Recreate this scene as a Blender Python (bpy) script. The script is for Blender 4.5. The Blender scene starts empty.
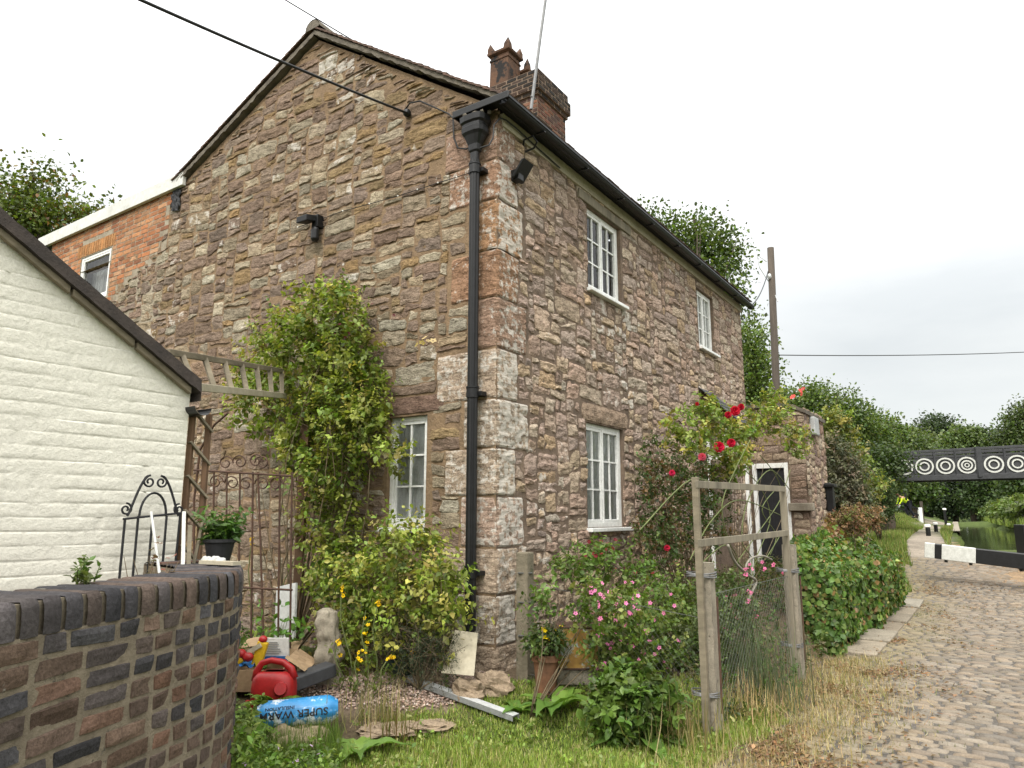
import bpy, bmesh, math, random
import numpy as np
from mathutils import Vector, noise as mn
R = random.Random(7)
NR = np.random.default_rng(11)
sc = bpy.context.scene
C = sc.collection
# ------------------------------------------------------------------ camera geometry
F = 710.0; PITCH = math.radians(10.45); EYE = 1.55
def ray(px, py):
    u = (px-512)/F; v = (384-py)/F
    return (u, math.cos(PITCH)-v*math.sin(PITCH), math.sin(PITCH)+v*math.cos(PITCH))
def at(px, py, Y):
    r = ray(px, py); k = Y/r[1]
    return Vector((r[0]*k, Y, EYE+r[2]*k))
A = math.radians(34.05)
D = (math.sin(A), math.cos(A)); G = (-math.cos(A), math.sin(A)); C0 = (-.143, 6.5)
def H(t, g, z=0.0): return Vector((C0[0]+t*D[0]+g*G[0], C0[1]+t*D[1]+g*G[1], z))
def TG(x, y):
    a, b = x-C0[0], y-C0[1]
    return a*D[0]+b*D[1], a*G[0]+b*G[1]
def pf(px, py, g=0.0):            # pixel -> (t, z) on a plane parallel to the front wall
    r = ray(px, py); p = H(0, g); k = (p.x*G[0]+p.y*G[1])/(r[0]*G[0]+r[1]*G[1])
    return TG(r[0]*k, r[1]*k)[0], EYE+r[2]*k
def pg(px, py, t=0.0):            # pixel -> (g, z) on a plane parallel to the gable wall
    r = ray(px, py); p = H(t, 0); k = (p.x*D[0]+p.y*D[1])/(r[0]*D[0]+r[1]*D[1])
    return TG(r[0]*k, r[1]*k)[1], EYE+r[2]*k
def HG(px, py, t):
    g, z = pg(px, py, t); return H(t, g, z)
def HF(px, py, g):
    t, z = pf(px, py, g); return H(t, g, z)
def sm(x): x = min(1.0, max(0.0, x)); return x*x*(3-2*x)
def lerp(a, b, k): return a+(b-a)*k
def vary(col, a, b, rng):
    k = rng.uniform(a, b); h = rng.uniform(-.05, .05); return (col[0]*k*(1+h), col[1]*k, col[2]*k*(1-h))
def nz(x, y, z=0.0): return mn.noise(Vector((x, y, z)))

# ------------------------------------------------------------------ ground height
PATHC = [(4.6,6.5),(6.2,9.5),(8.2,13.5),(9.75,17),(11.35,20),(15.4,27),(19.6,34),(29.5,50),(47.5,80),(91,152),(185,310)]
def path_x(y):
    p = PATHC
    if y <= p[0][1]: return p[0][0]+(y-p[0][1])*.55
    for (xa, ya), (xb, yb) in zip(p, p[1:]):
        if y <= yb: return lerp(xa, xb, (y-ya)/(yb-ya))
    return p[-1][0]
def canal_x(y): return 13.3+(y-21.5)*.615
def canal_w(y): return lerp(6.2, 3.0, sm((y-20)/24))
def gz(x, y):
    t, g = TG(x, y)
    base = .85*sm((y-12)/9.0)
    yard = .2+.06*min(8, max(0, t))
    w = sm((g+2.05)/.55)*sm((y-5.1)/1.1)*(1-sm((t-9)/4))
    z = lerp(base, max(yard, base), w)
    if y > 14:
        d = (path_x(y)-1.1-x)
        z += .72*sm((d+.6)/1.7)*sm((y-25)/18)
        z += 6*sm((d-10)/60)
    if y > 18.5:
        c = canal_x(y)
        cw = canal_w(y)
        if c < x < c+cw and y < 115: z = -.4
        elif x >= c+cw: z += .9*sm((x-c-cw)/5)+5*sm((x-c-14)/90)
    return z
def gpix(px, py):
    z = 0.0; r = ray(px, py)
    for _ in range(8):
        k = (z-EYE)/r[2]; z = gz(r[0]*k, r[1]*k)
    return Vector((r[0]*k, r[1]*k, z))

# ------------------------------------------------------------------ materials
MATS = {}
def newmat(name):
    m = bpy.data.materials.new(name); m.use_nodes = True
    nt = m.node_tree; nt.nodes.clear(); MATS[name] = m
    out = nt.nodes.new('ShaderNodeOutputMaterial')
    return m, nt, out
def nd(nt, typ, **kw):
    n = nt.nodes.new(typ)
    for k, v in kw.items():
        if k.startswith('i_'): n.inputs[k[2:].replace('_', ' ')].default_value = v
        else: setattr(n, k, v)
    return n
def noise_node(nt, scale, detail=6, rough=.6, vec=None, stretch=None):
    n = nd(nt, 'ShaderNodeTexNoise'); n.inputs['Scale'].default_value = scale
    n.inputs['Detail'].default_value = detail; n.inputs['Roughness'].default_value = rough
    if vec is None:
        tc = nd(nt, 'ShaderNodeTexCoord'); vec = tc.outputs['Object']
    if stretch:
        mp = nd(nt, 'ShaderNodeMapping'); mp.inputs['Scale'].default_value = stretch
        nt.links.new(vec, mp.inputs['Vector']); vec = mp.outputs['Vector']
    nt.links.new(vec, n.inputs['Vector'])
    return n
def ramp(nt, fac, stops):
    r = nd(nt, 'ShaderNodeValToRGB'); e = r.color_ramp.elements
    while len(e) < len(stops): e.new(.5)
    for q, (p, c) in zip(e, stops): q.position = p; q.color = (*c, 1) if len(c) == 3 else c
    nt.links.new(fac, r.inputs['Fac']); return r.outputs['Color']
def mixc(nt, fac, a, b, mode='MIX'):
    m = nd(nt, 'ShaderNodeMix', data_type='RGBA', blend_type=mode)
    for s, v in ((0, fac), (6, a), (7, b)):
        if isinstance(v, (int, float)): m.inputs[s].default_value = v
        elif isinstance(v, tuple): m.inputs[s].default_value = (*v, 1)
        else: nt.links.new(v, m.inputs[s])
    return m.outputs[2]
def bump(nt, h, strength, dist):
    b = nd(nt, 'ShaderNodeBump'); b.inputs['Strength'].default_value = strength
    b.inputs['Distance'].default_value = dist; nt.links.new(h, b.inputs['Height']); return b.outputs['Normal']
def pm(name, col, col2=None, scale=8, rough=.7, bmp=0.0, metal=0.0, stretch=None, spec=.3, spots=None, bscale=None):
    """plain procedural paint/wood/metal: two tones mixed by noise, fine grain, optional spots"""
    m, nt, out = newmat(name)
    p = nd(nt, 'ShaderNodeBsdfPrincipled')
    p.inputs['Roughness'].default_value = rough; p.inputs['Metallic'].default_value = metal
    p.inputs['Specular IOR Level'].default_value = spec
    col2 = col2 or tuple(c*.7 for c in col)
    n = noise_node(nt, scale, 8, .65, stretch=stretch)
    c = ramp(nt, n.outputs['Fac'], [(.3, col2), (.68, col)])
    n2 = noise_node(nt, scale*6, 4, .6, stretch=stretch)
    c = mixc(nt, .5, c, ramp(nt, n2.outputs['Fac'], [(.2, (.6,.6,.6)), (.8, (1.3,1.3,1.3))]), 'MULTIPLY')
    if spots:
        n3 = noise_node(nt, spots[1], 6, .7)
        f = ramp(nt, n3.outputs['Fac'], [(spots[2], (0,0,0)), (spots[2]+.05, (1,1,1))])
        c = mixc(nt, f, c, spots[0])
    nt.links.new(c, p.inputs['Base Color'])
    if bmp:
        nb = noise_node(nt, bscale or scale*4, 8, .7, stretch=stretch)
        nt.links.new(bump(nt, nb.outputs['Fac'], 1.0, bmp), p.inputs['Normal'])
    nt.links.new(p.outputs[0], out.inputs[0]); return m
def amat(name, rough=.9, bmp=.01, grain=(9, 60), white=None, bscale=45, stretch=None, spec=.2, var=(.55,1.45), crack=0, fine=.8):
    """colour from the per-piece 'col' attribute (each stone, brick, pebble its own colour), weathered by noise; alpha carries limewash/lichen"""
    m, nt, out = newmat(name)
    p = nd(nt, 'ShaderNodeBsdfPrincipled'); p.inputs['Roughness'].default_value = rough
    p.inputs['Specular IOR Level'].default_value = spec
    a = nd(nt, 'ShaderNodeAttribute', attribute_name='col')
    n1 = noise_node(nt, grain[0], 6, .7); n2 = noise_node(nt, grain[1], 5, .7, stretch=stretch)
    c = mixc(nt, .75, a.outputs['Color'], ramp(nt, n1.outputs['Fac'], [(.25, (var[0],)*3), (.75, (var[1],)*3)]), 'MULTIPLY')
    c = mixc(nt, fine, c, ramp(nt, n2.outputs['Fac'], [(.28, (.48,.45,.42)), (.72, (1.5,1.5,1.48))]), 'MULTIPLY')
    if crack:
        n5 = noise_node(nt, crack, 7, .65, stretch=(1,1,3.6))
        d5 = nd(nt, 'ShaderNodeMath', operation='SUBTRACT'); nt.links.new(n5.outputs['Fac'], d5.inputs[0]); d5.inputs[1].default_value = .5
        a5 = nd(nt, 'ShaderNodeMath', operation='ABSOLUTE'); nt.links.new(d5.outputs[0], a5.inputs[0])
        c = mixc(nt, .85, c, ramp(nt, a5.outputs[0], [(.004, (.38,.34,.31)), (.03, (1,1,1))]), 'MULTIPLY')
    if white:
        n3 = noise_node(nt, white[1], 8, .72)
        ad = nd(nt, 'ShaderNodeMath', operation='ADD'); nt.links.new(n3.outputs['Fac'], ad.inputs[0]); nt.links.new(a.outputs['Alpha'], ad.inputs[1])
        f = ramp(nt, ad.outputs[0], [(.67, (0,0,0)), (.735, (.82,.82,.82))])
        c = mixc(nt, f, c, white[0])
    nt.links.new(c, p.inputs['Base Color'])
    if bmp:
        nb = noise_node(nt, bscale, 9, .72, stretch=stretch)
        nt.links.new(bump(nt, nb.outputs['Fac'], 1.0, bmp), p.inputs['Normal'])
    nt.links.new(p.outputs[0], out.inputs[0]); return m
def leafmat(name, trans=.3, rough=.45, spec=.35):
    m, nt, out = newmat(name)
    p = nd(nt, 'ShaderNodeBsdfPrincipled'); p.inputs['Roughness'].default_value = rough
    p.inputs['Specular IOR Level'].default_value = spec
    a = nd(nt, 'ShaderNodeAttribute', attribute_name='col')
    nt.links.new(a.outputs['Color'], p.inputs['Base Color'])
    tr = nd(nt, 'ShaderNodeBsdfTranslucent')
    c = mixc(nt, 1.0, a.outputs['Color'], (1.5, 1.6, .7), 'MULTIPLY'); nt.links.new(c, tr.inputs['Color'])
    mx = nd(nt, 'ShaderNodeMixShader'); mx.inputs[0].default_value = trans
    nt.links.new(p.outputs[0], mx.inputs[1]); nt.links.new(tr.outputs[0], mx.inputs[2])
    nt.links.new(mx.outputs[0], out.inputs[0]); return m

LIME = (.56, .52, .46)
M_GST = amat('gable_stone', crack=6, white=(LIME, 9), bmp=.030, bscale=30, stretch=(1,1,2.2))
M_FST = amat('front_stone', crack=5, white=(LIME, 9), bmp=.032, bscale=26, stretch=(1,1,1.8))
M_GMO = pm('gable_mortar', (.285,.195,.115), (.165,.112,.068), 3.0, .95, .03, bscale=26)
M_FMO = pm('front_mortar', (.23,.165,.118), (.10,.073,.055), 4.0, .95, .02, bscale=30)
M_QUO = amat('quoin_stone', crack=4, white=(LIME, 13), bmp=.026, bscale=36, var=(.6,1.35))
M_POTC = pm('chimney_clay', (.13,.066,.036), (.045,.027,.019), 5, .85, .006, spots=((.014,.012,.011), 3.2, .52))
M_FLAGC = amat('flag_paving', rough=.85, bmp=.006, bscale=40, grain=(3, 50))
M_BRK = amat('brick', bmp=.009, bscale=45, grain=(14, 90), white=((.42,.40,.36), 9))
M_WBR = amat('painted_brick', rough=.6, bmp=.008, bscale=40, grain=(2, 60), var=(.95,1.04), fine=.2, spec=.3)
M_MOR = pm('lime_mortar', (.34,.295,.225), (.19,.155,.11), 6, .95, .006, bscale=60, spots=((.10,.09,.07), 9, .62))
M_MOR2 = pm('dirty_mortar', (.255,.21,.15), (.13,.105,.075), 6, .95, .01, bscale=60, spots=((.08,.07,.055), 9, .6))
M_COB = amat('sett_stone', rough=.75, bmp=.006, bscale=50, grain=(1.2, 70), spec=.3, var=(.75,1.25), fine=.5)
M_GRV = amat('pebble', rough=.85, bmp=.0)
M_ROK = amat('rock', bmp=.02, bscale=20, grain=(6,40))
M_GND = amat('earth', rough=.95, bmp=.03, bscale=12, grain=(3, 30))
M_LEAF = leafmat('leaf', .30); M_LEAFD = leafmat('leaf_dull', .22, .65, .2); M_GRS = leafmat('grass_blade', .3, .6, .2)
M_PET = leafmat('petal', .25, .6, .2)
M_UPVC = pm('white_window_plastic', (.78,.78,.76), (.66,.66,.63), 5, .35, 0, spec=.5)
M_WFAS = pm('white_fascia', (.60,.60,.565), (.48,.475,.44), 3, .45, 0, spec=.4)
M_BLK = pm('black_gloss_iron', (.012,.012,.013), (.007,.007,.007), 9, .38, .0015, spec=.3)
M_BLKM = pm('black_matt', (.018,.018,.02), (.01,.01,.011), 9, .6, .001, spec=.3)
M_CAB = pm('cable_rubber', (.02,.02,.02), (.012,.012,.012), 9, .6)
M_TIL = pm('clay_tile', (.16,.095,.07), (.055,.045,.04), 5, .9, .01, bscale=30, spots=((.17,.16,.12), 14, .62))
M_VRG = pm('verge_mortar', (.17,.148,.115), (.075,.064,.052), 8, .95, .012, bscale=30)
M_SLT = pm('slate', (.07,.07,.072), (.035,.035,.035), 7, .7, .006)
M_FELT = pm('roof_felt', (.055,.043,.036), (.028,.023,.02), 8, .9, .008, bscale=60, spots=((.11,.095,.075), 18, .64))
M_TER = pm('terracotta', (.27,.125,.065), (.10,.055,.035), 4, .85, .004, spots=((.025,.02,.018), 5, .60))
M_WOD = pm('grey_timber', (.26,.225,.165), (.13,.115,.085), 6, .85, .004, stretch=(1,1,.15))
M_WODH = pm('weathered_lath', (.24,.20,.14), (.11,.095,.065), 7, .85, .004, stretch=(.3,.3,1))
M_WODB = pm('brown_timber', (.17,.10,.055), (.085,.05,.03), 7, .8, .004, stretch=(1,1,.15))
M_CON = pm('concrete', (.33,.29,.225), (.19,.165,.125), 9, .95, .008, bscale=70, spots=((.12,.10,.075), 16, .6))
M_FLAG = pm('flagstone', (.30,.265,.205), (.19,.16,.12), 4, .9, .008, bscale=40)
M_RUST = pm('rusty_iron', (.10,.052,.032), (.045,.028,.022), 18, .85, .003)
M_ZINC = pm('galvanised', (.55,.56,.55), (.40,.41,.41), 7, .5, .001, .25)
M_WIRE = pm('wire', (.14,.14,.13), (.09,.09,.085), 20, .6, 0, .3)
M_WHT = pm('white_paint', (.80,.80,.78), (.68,.67,.63), 6, .5, .002)
M_RAIL = pm('grey_mast', (.20,.20,.20), (.13,.13,.13), 8, .5, 0, .3)
M_CON2 = pm('mossy_concrete', (.22,.185,.135), (.12,.105,.07), 7, .95, .01, bscale=60, spots=((.07,.075,.04), 10, .58))
M_OLDW = pm('old_white_paint', (.62,.62,.58), (.44,.44,.40), 14, .6, .002)
M_DGRY = pm('dark_grey_paint', (.055,.056,.06), (.035,.035,.037), 6, .55, .002)
M_RED = pm('red_plastic', (.38,.012,.014), (.25,.012,.012), 9, .42, .001, spec=.4, spots=((.16,.06,.045), 7, .66))
M_YEL = pm('yellow_plastic', (.62,.40,.02), (.5,.3,.015), 5, .4)
M_BAG = pm('blue_film', (.03,.25,.52), (.02,.17,.40), 5, .28, .004, spec=.5, spots=((.62,.68,.70), 7, .54))
M_BLU = pm('blue_sheet', (.03,.16,.42), (.02,.10,.30), 6, .4)
M_CARD = pm('cardboard', (.36,.25,.145), (.25,.17,.10), 6, .9, .003)
M_SACK = pm('old_sacking', (.34,.27,.17), (.20,.155,.095), 7, .95, .008)
M_TIN = pm('rusty_yellow_tin', (.38,.24,.055), (.24,.12,.035), 6, .6, .002, spots=((.33,.37,.36), 7, .52))
M_TEAL = pm('teal_glaze', (.015,.045,.05), (.008,.025,.03), 6, .3, 0, spec=.5)
M_PANEL = pm('pale_board', (.42,.38,.29), (.32,.28,.2), 5, .8, .002)
M_GPLY = pm('greyish_panel', (.5,.5,.48), (.38,.38,.36), 5, .8, .002)
M_BARK = pm('bark', (.115,.09,.065), (.05,.04,.03), 9, .95, .015, stretch=(1,1,.3))
M_STEM = pm('stem', (.17,.13,.075), (.09,.07,.045), 9, .9)
M_GSTEM = pm('green_stem', (.13,.15,.05), (.08,.10,.035), 9, .7)
M_DSTEM = pm('dead_stem', (.30,.275,.225), (.17,.15,.12), 9, .9)
M_POLE = pm('pole_timber', (.095,.077,.06), (.05,.041,.033), 8, .9, .004, stretch=(1,1,.1))
M_GRYP = pm('grey_plastic', (.38,.39,.38), (.3,.3,.3), 6, .5)
M_HIVIS = pm('hi_vis_cloth', (.55,.72,.03), (.42,.55,.02), 9, .8)
M_NAVY = pm('dark_cloth', (.012,.013,.02), (.008,.008,.012), 9, .9)
M_SKIN = pm('skin', (.5,.29,.2), (.42,.23,.16), 9, .6)
M_HAIR = pm('red_brown_hair', (.14,.04,.02), (.08,.025,.015), 30, .7)
M_GAPX = pm('dark_gap', (.015,.012,.01), (.008,.007,.006), 8, .95)

def glass():
    m, nt, out = newmat('window_glass')
    t = nd(nt, 'ShaderNodeBsdfTransparent'); t.inputs['Color'].default_value = (.95,.97,.96,1)
    g = nd(nt, 'ShaderNodeBsdfGlossy'); g.inputs['Roughness'].default_value = .02
    n = noise_node(nt, 2.5, 2, .5); nt.links.new(bump(nt, n.outputs['Fac'], .5, .006), g.inputs['Normal'])
    fr = nd(nt, 'ShaderNodeFresnel'); fr.inputs['IOR'].default_value = 1.5
    mx = nd(nt, 'ShaderNodeMixShader'); nt.links.new(fr.outputs[0], mx.inputs[0])
    nt.links.new(t.outputs[0], mx.inputs[1]); nt.links.new(g.outputs[0], mx.inputs[2]); nt.links.new(mx.outputs[0], out.inputs[0])
    return m
M_GLS = glass()
def net():
    m, nt, out = newmat('net_curtain')
    d = nd(nt, 'ShaderNodeBsdfDiffuse'); tl = nd(nt, 'ShaderNodeBsdfTranslucent'); tr = nd(nt, 'ShaderNodeBsdfTransparent')
    n = noise_node(nt, 60, 3, .6); c = ramp(nt, n.outputs['Fac'], [(.3, (.70,.71,.71)), (.7, (.88,.88,.87))])
    nt.links.new(c, d.inputs[0]); nt.links.new(c, tl.inputs[0])
    m1 = nd(nt, 'ShaderNodeMixShader'); m1.inputs[0].default_value = .25; nt.links.new(d.outputs[0], m1.inputs[1]); nt.links.new(tl.outputs[0], m1.inputs[2])
    m2 = nd(nt, 'ShaderNodeMixShader'); m2.inputs[0].default_value = .08; nt.links.new(m1.outputs[0], m2.inputs[1]); nt.links.new(tr.outputs[0], m2.inputs[2])
    nt.links.new(m2.outputs[0], out.inputs[0]); return m
M_NET = net()
def water():
    m, nt, out = newmat('canal_water_surface')
    p = nd(nt, 'ShaderNodeBsdfPrincipled'); p.inputs['Base Color'].default_value = (.035,.04,.018,1)
    p.inputs['Roughness'].default_value = .06; p.inputs['Specular IOR Level'].default_value = .5
    n = noise_node(nt, 1.2, 3, .5); nt.links.new(bump(nt, n.outputs['Fac'], .25, .03), p.inputs['Normal'])
    nt.links.new(p.outputs[0], out.inputs[0]); return m
M_WAT = water()

# ------------------------------------------------------------------ mesh helpers
class MB:
    def __init__(s): s.v = []; s.f = []; s.c = None
    def add(s, vs, fs):
        k = len(s.v); s.v.extend(tuple(p) for p in vs); s.f.extend(tuple(i+k for i in f) for f in fs); return s
    def box(s, x0, x1, y0, y1, z0, z1, fn=None):
        p = [(x, y, z) for x in (x0, x1) for y in (y0, y1) for z in (z0, z1)]
        if fn: p = [fn(*q) for q in p]
        return s.add(p, [(0,1,3,2),(4,6,7,5),(0,4,5,1),(2,3,7,6),(0,2,6,4),(1,5,7,3)])
    def bar(s, a, b, w, h, up=(0,0,1), taper=1.0):
        a = Vector(a); b = Vector(b); d = (b-a).normalized(); u = Vector(up)
        if abs(d.dot(u)) > .95: u = Vector((0,1,0))
        x = d.cross(u).normalized(); y = x.cross(d).normalized(); p = []
        for q, k in ((a, 1), (b, taper)):
            for i, j in ((-1,-1),(1,-1),(1,1),(-1,1)): p.append(q+x*(w/2*i*k)+y*(h/2*j*k))
        return s.add(p, [(3,2,1,0),(4,5,6,7),(0,1,5,4),(1,2,6,5),(2,3,7,6),(3,0,4,7)])
    def tube(s, pts, r, n=8, caps=True):
        pts = [Vector(p) for p in pts]; m = len(pts)
        rr = r if isinstance(r, (list, tuple)) else [r]*m
        d0 = (pts[1]-pts[0]).normalized(); u = Vector((0,0,1)) if abs(d0.z) < .9 else Vector((1,0,0))
        x = d0.cross(u).normalized(); vs = []; fs = []
        for i, p in enumerate(pts):
            d = (pts[min(i+1, m-1)]-pts[max(i-1, 0)])
            if d.length < 1e-9: d = d0
            d.normalize(); x = (x-d*x.dot(d))
            if x.length < 1e-6: x = d.orthogonal()
            x.normalize(); y = d.cross(x)
            for k in range(n):
                a = 2*math.pi*k/n; vs.append(p+(x*math.cos(a)+y*math.sin(a))*rr[i])
        for i in range(m-1):
            for k in range(n):
                fs.append((i*n+k, i*n+(k+1)%n, (i+1)*n+(k+1)%n, (i+1)*n+k))
        if caps: fs.append(tuple(range(n-1, -1, -1))); fs.append(tuple((m-1)*n+k for k in range(n)))
        return s.add(vs, fs)
    def lathe(s, prof, c, n=20, sq=None):
        vs = []; fs = []; c = Vector(c)
        for (r, z) in prof:
            for k in range(n):
                a = 2*math.pi*k/n; vs.append(c+Vector((r*math.cos(a), r*math.sin(a), z)))
        for i in range(len(prof)-1):
            for k in range(n): fs.append((i*n+k, i*n+(k+1)%n, (i+1)*n+(k+1)%n, (i+1)*n+k))
        fs.append(tuple(range(n-1, -1, -1))); fs.append(tuple((len(prof)-1)*n+k for k in range(n)))
        return s.add(vs, fs)
    def blob(s, c, r, seed=0, amp=.25, fr=1.6, nu=14, nv=9):
        vs = []; fs = []; c = Vector(c)
        for j in range(nv+1):
            th = math.pi*j/nv
            for i in range(nu):
                a = 2*math.pi*i/nu; d = Vector((math.sin(th)*math.cos(a), math.sin(th)*math.sin(a), math.cos(th)))
                k = 1+amp*mn.noise(d*fr+Vector((seed*3.1, seed*1.7, 0)))+amp*.4*mn.noise(d*fr*3+Vector((seed, 5, 0)))
                vs.append(c+Vector((d.x*r[0], d.y*r[1], d.z*r[2]))*k)
        for j in range(nv):
            for i in range(nu): fs.append((j*nu+i, (j+1)*nu+i, (j+1)*nu+(i+1)%nu, j*nu+(i+1)%nu))
        return s.add(vs, fs)
    def grid(s, fn, nu, nv):
        vs = [fn(i/nu, j/nv) for j in range(nv+1) for i in range(nu+1)]; w = nu+1
        return s.add(vs, [(j*w+i, j*w+i+1, (j+1)*w+i+1, (j+1)*w+i) for j in range(nv) for i in range(nu)])
class CM(MB):
    """mesh with a colour per vertex (each piece its own colour)"""
    def __init__(s): super().__init__(); s.c = []
    def addc(s, vs, fs, col, al=0.0):
        s.add(vs, fs); s.c.extend([(*col, al)]*len(vs)); return s
    def paint(s, col, al=0.0):
        s.c.extend([(*col, al)]*(len(s.v)-len(s.c))); return s
def wloc(o):
    p = Vector((0,0,0))
    while o is not None: p = p+o.location; o = o.parent
    return p
def put(name, me, parent):
    o = bpy.data.objects.new(name, me); C.objects.link(o)
    if parent is not None: o.parent = parent
    return o
def obj(name, mb, mat, parent=None, smooth=False, bevel=0.0, base=None):
    org = wloc(parent) if parent is not None else (Vector(base) if base is not None else Vector((0,0,0)))
    me = bpy.data.meshes.new(name)
    me.from_pydata([(x-org.x, y-org.y, z-org.z) for x, y, z in mb.v], [], mb.f)
    if mb.c:
        a = me.color_attributes.new('col', 'FLOAT_COLOR', 'POINT'); a.data.foreach_set('color', np.array(mb.c, 'f').ravel())
    me.materials.append(mat)
    if smooth: me.polygons.foreach_set('use_smooth', [True]*len(me.polygons))
    me.update(); o = put(name, me, parent)
    if parent is None and base is not None: o.location = base
    if bevel:
        b = o.modifiers.new('bevel', 'BEVEL'); b.width = bevel; b.segments = 2; b.limit_method = 'ANGLE'
    return o
def tag(o, label=None, cat=None, group=None, kind=None):
    for k, v in (('label', label), ('category', cat), ('group', group), ('kind', kind)):
        if v: o[k] = v
    return o
def thing(name, label, cat, loc, group=None):
    o = bpy.data.objects.new(name, None); C.objects.link(o); o.location = Vector(loc); o.empty_display_size = .2
    return tag(o, label, cat, group)
def one(name, mb, mat, label, cat, base, group=None, **kw):
    return tag(obj(name, mb, mat, None, base=base, **kw), label, cat, group)
def struct(o): o['kind'] = 'structure'; return o

# ------------------------------------------------------------------ leaves
def norm(a): return a/np.maximum(np.linalg.norm(a, axis=-1, keepdims=True), 1e-9)
def leaves_obj(name, P, Ax, Nn, L, W, col, mat, parent=None, base=None, droop=.15, fold=.18, shape='leaf'):
    """P positions, Ax axis, Nn normals, L length, W half width, col (n,3): one mesh of folded pointed leaves"""
    P = np.asarray(P, float); Ax = norm(np.asarray(Ax, float)); Nn = np.asarray(Nn, float); n = len(P)
    L = np.broadcast_to(np.asarray(L, float), (n,))[:, None]; W = np.broadcast_to(np.asarray(W, float), (n,))[:, None]
    S = norm(np.cross(Ax, Nn)); N = norm(np.cross(S, Ax))
    if shape == 'leaf':
        q = [(0,0,0),(.42,-1,1),(.42,1,1),(.45,0,0),(1,0,-1),(.78,-.62,.2),(.78,.62,.2)]
        fs = np.array([(0,3,1),(0,2,3),(1,3,5),(3,2,6),(5,3,4),(3,6,4)])
    else:   # tall blade
        q = [(0,-1,0),(0,1,0),(.5,-.75,-.12),(.5,.75,-.12),(1,0,-1)]
        fs = np.array([(0,1,3),(0,3,2),(2,3,4)])
    V = np.stack([P+Ax*L*a+S*W*b+N*(W*fold*c if c > 0 else L*droop*c) for a, b, c in q], 1)
    k = len(q); Fa = (np.arange(n)[:, None, None]*k+fs[None]).reshape(-1, 3)
    org = wloc(parent) if parent is not None else (Vector(base) if base is not None else Vector((0,0,0)))
    V = V.reshape(-1, 3)-np.array(org)
    me = bpy.data.meshes.new(name)
    me.vertices.add(len(V)); me.vertices.foreach_set('co', V.astype('f').ravel())
    me.loops.add(Fa.size); me.loops.foreach_set('vertex_index', Fa.astype('i').ravel())
    me.polygons.add(len(Fa)); me.polygons.foreach_set('loop_start', np.arange(0, Fa.size, 3, dtype='i'))
    me.update(calc_edges=True); me.validate()
    a = me.color_attributes.new('col', 'FLOAT_COLOR', 'POINT')
    cc = np.concatenate([np.asarray(col, float), np.zeros((n, 1))], 1)
    a.data.foreach_set('color', np.repeat(cc, k, 0).astype('f').ravel())
    me.materials.append(mat); me.polygons.foreach_set('use_smooth', [True]*len(me.polygons))
    o = put(name, me, parent)
    if parent is None and base is not None: o.location = base
    return o
def pal(n, cols, jit=.18, w=None):
    cols = np.array(cols); i = NR.choice(len(cols), n, p=w); b = 1+NR.normal(0, jit, (n, 1))
    return np.clip(cols[i]*np.clip(b, .45, 1.7)*(1+NR.normal(0, .06, (n, 3))), .004, .9)
def rdir(n): return norm(NR.normal(0, 1, (n, 3)))
def sprigs(A0, Dr, length, per, leaf, wid, cols, jit=.18, w=None, spread=.9, up=.6):
    """leafy shoots: from each anchor a short shoot carrying leaves in pairs"""
    n = len(A0); f = np.linspace(.08, 1, per); P = []; X = []; N = []; K = []; Ls = []
    Dr = norm(Dr); cid = pal(n, cols, jit, w); lens = length*NR.uniform(.55, 1.35, n)
    for j, q in enumerate(f):
        side = norm(np.cross(Dr, rdir(n)))
        for sgn in (1, -1):
            P.append(A0+Dr*(lens*q)[:, None]+NR.normal(0, .004, (n, 3)))
            X.append(Dr*NR.uniform(.2, .7, (n, 1))+side*sgn*spread+NR.normal(0, .25, (n, 3))+np.array((0,0,-.08)))
            N.append(np.array((0,0,up))+NR.normal(0, .5, (n, 3))+Dr*.3)
            K.append(cid*(1+NR.normal(0, .12, (n, 1)))*(.82+.36*q)); Ls.append(leaf*NR.uniform(.4, 1.45, n)*(1.1-.35*q))
    P, X, N, K, Ls = (np.concatenate(a) for a in (P, X, N, K, Ls))
    return P, X, N, Ls, Ls*wid, np.clip(K, .004, .9)
def inblobs(n, blobs):
    """blobs: (centre, radii) ellipsoids; points biased to the outside of each"""
    vol = np.array([b[1][0]*b[1][1]*b[1][2] for b in blobs])**.8; vol /= vol.sum(); i = NR.choice(len(blobs), n, p=vol)
    c = np.array([tuple(b[0]) for b in blobs])[i]; r = np.array([b[1] for b in blobs])[i]
    d = rdir(n); k = NR.uniform(0, 1, (n, 1))**.42
    return c+d*k*r, d*k
def twigs(mb, base, tips, r0=.008, n=4, wob=.08, rt=.25):
    base = Vector(base)
    for p in tips:
        p = Vector(p); pts = []; m = 5
        off = Vector((R.uniform(-1,1), R.uniform(-1,1), R.uniform(-.3,.6)))*wob*(p-base).length
        for i in range(m+1):
            k = i/m; q = base.lerp(p, k)+off*math.sin(k*math.pi)+Vector((R.uniform(-1,1), R.uniform(-1,1), R.uniform(-1,1)))*.012*(0 < i < m)
            pts.append(q)
        mb.tube(pts, [lerp(r0, r0*rt, i/m) for i in range(m+1)], n)
    return mb
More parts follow.
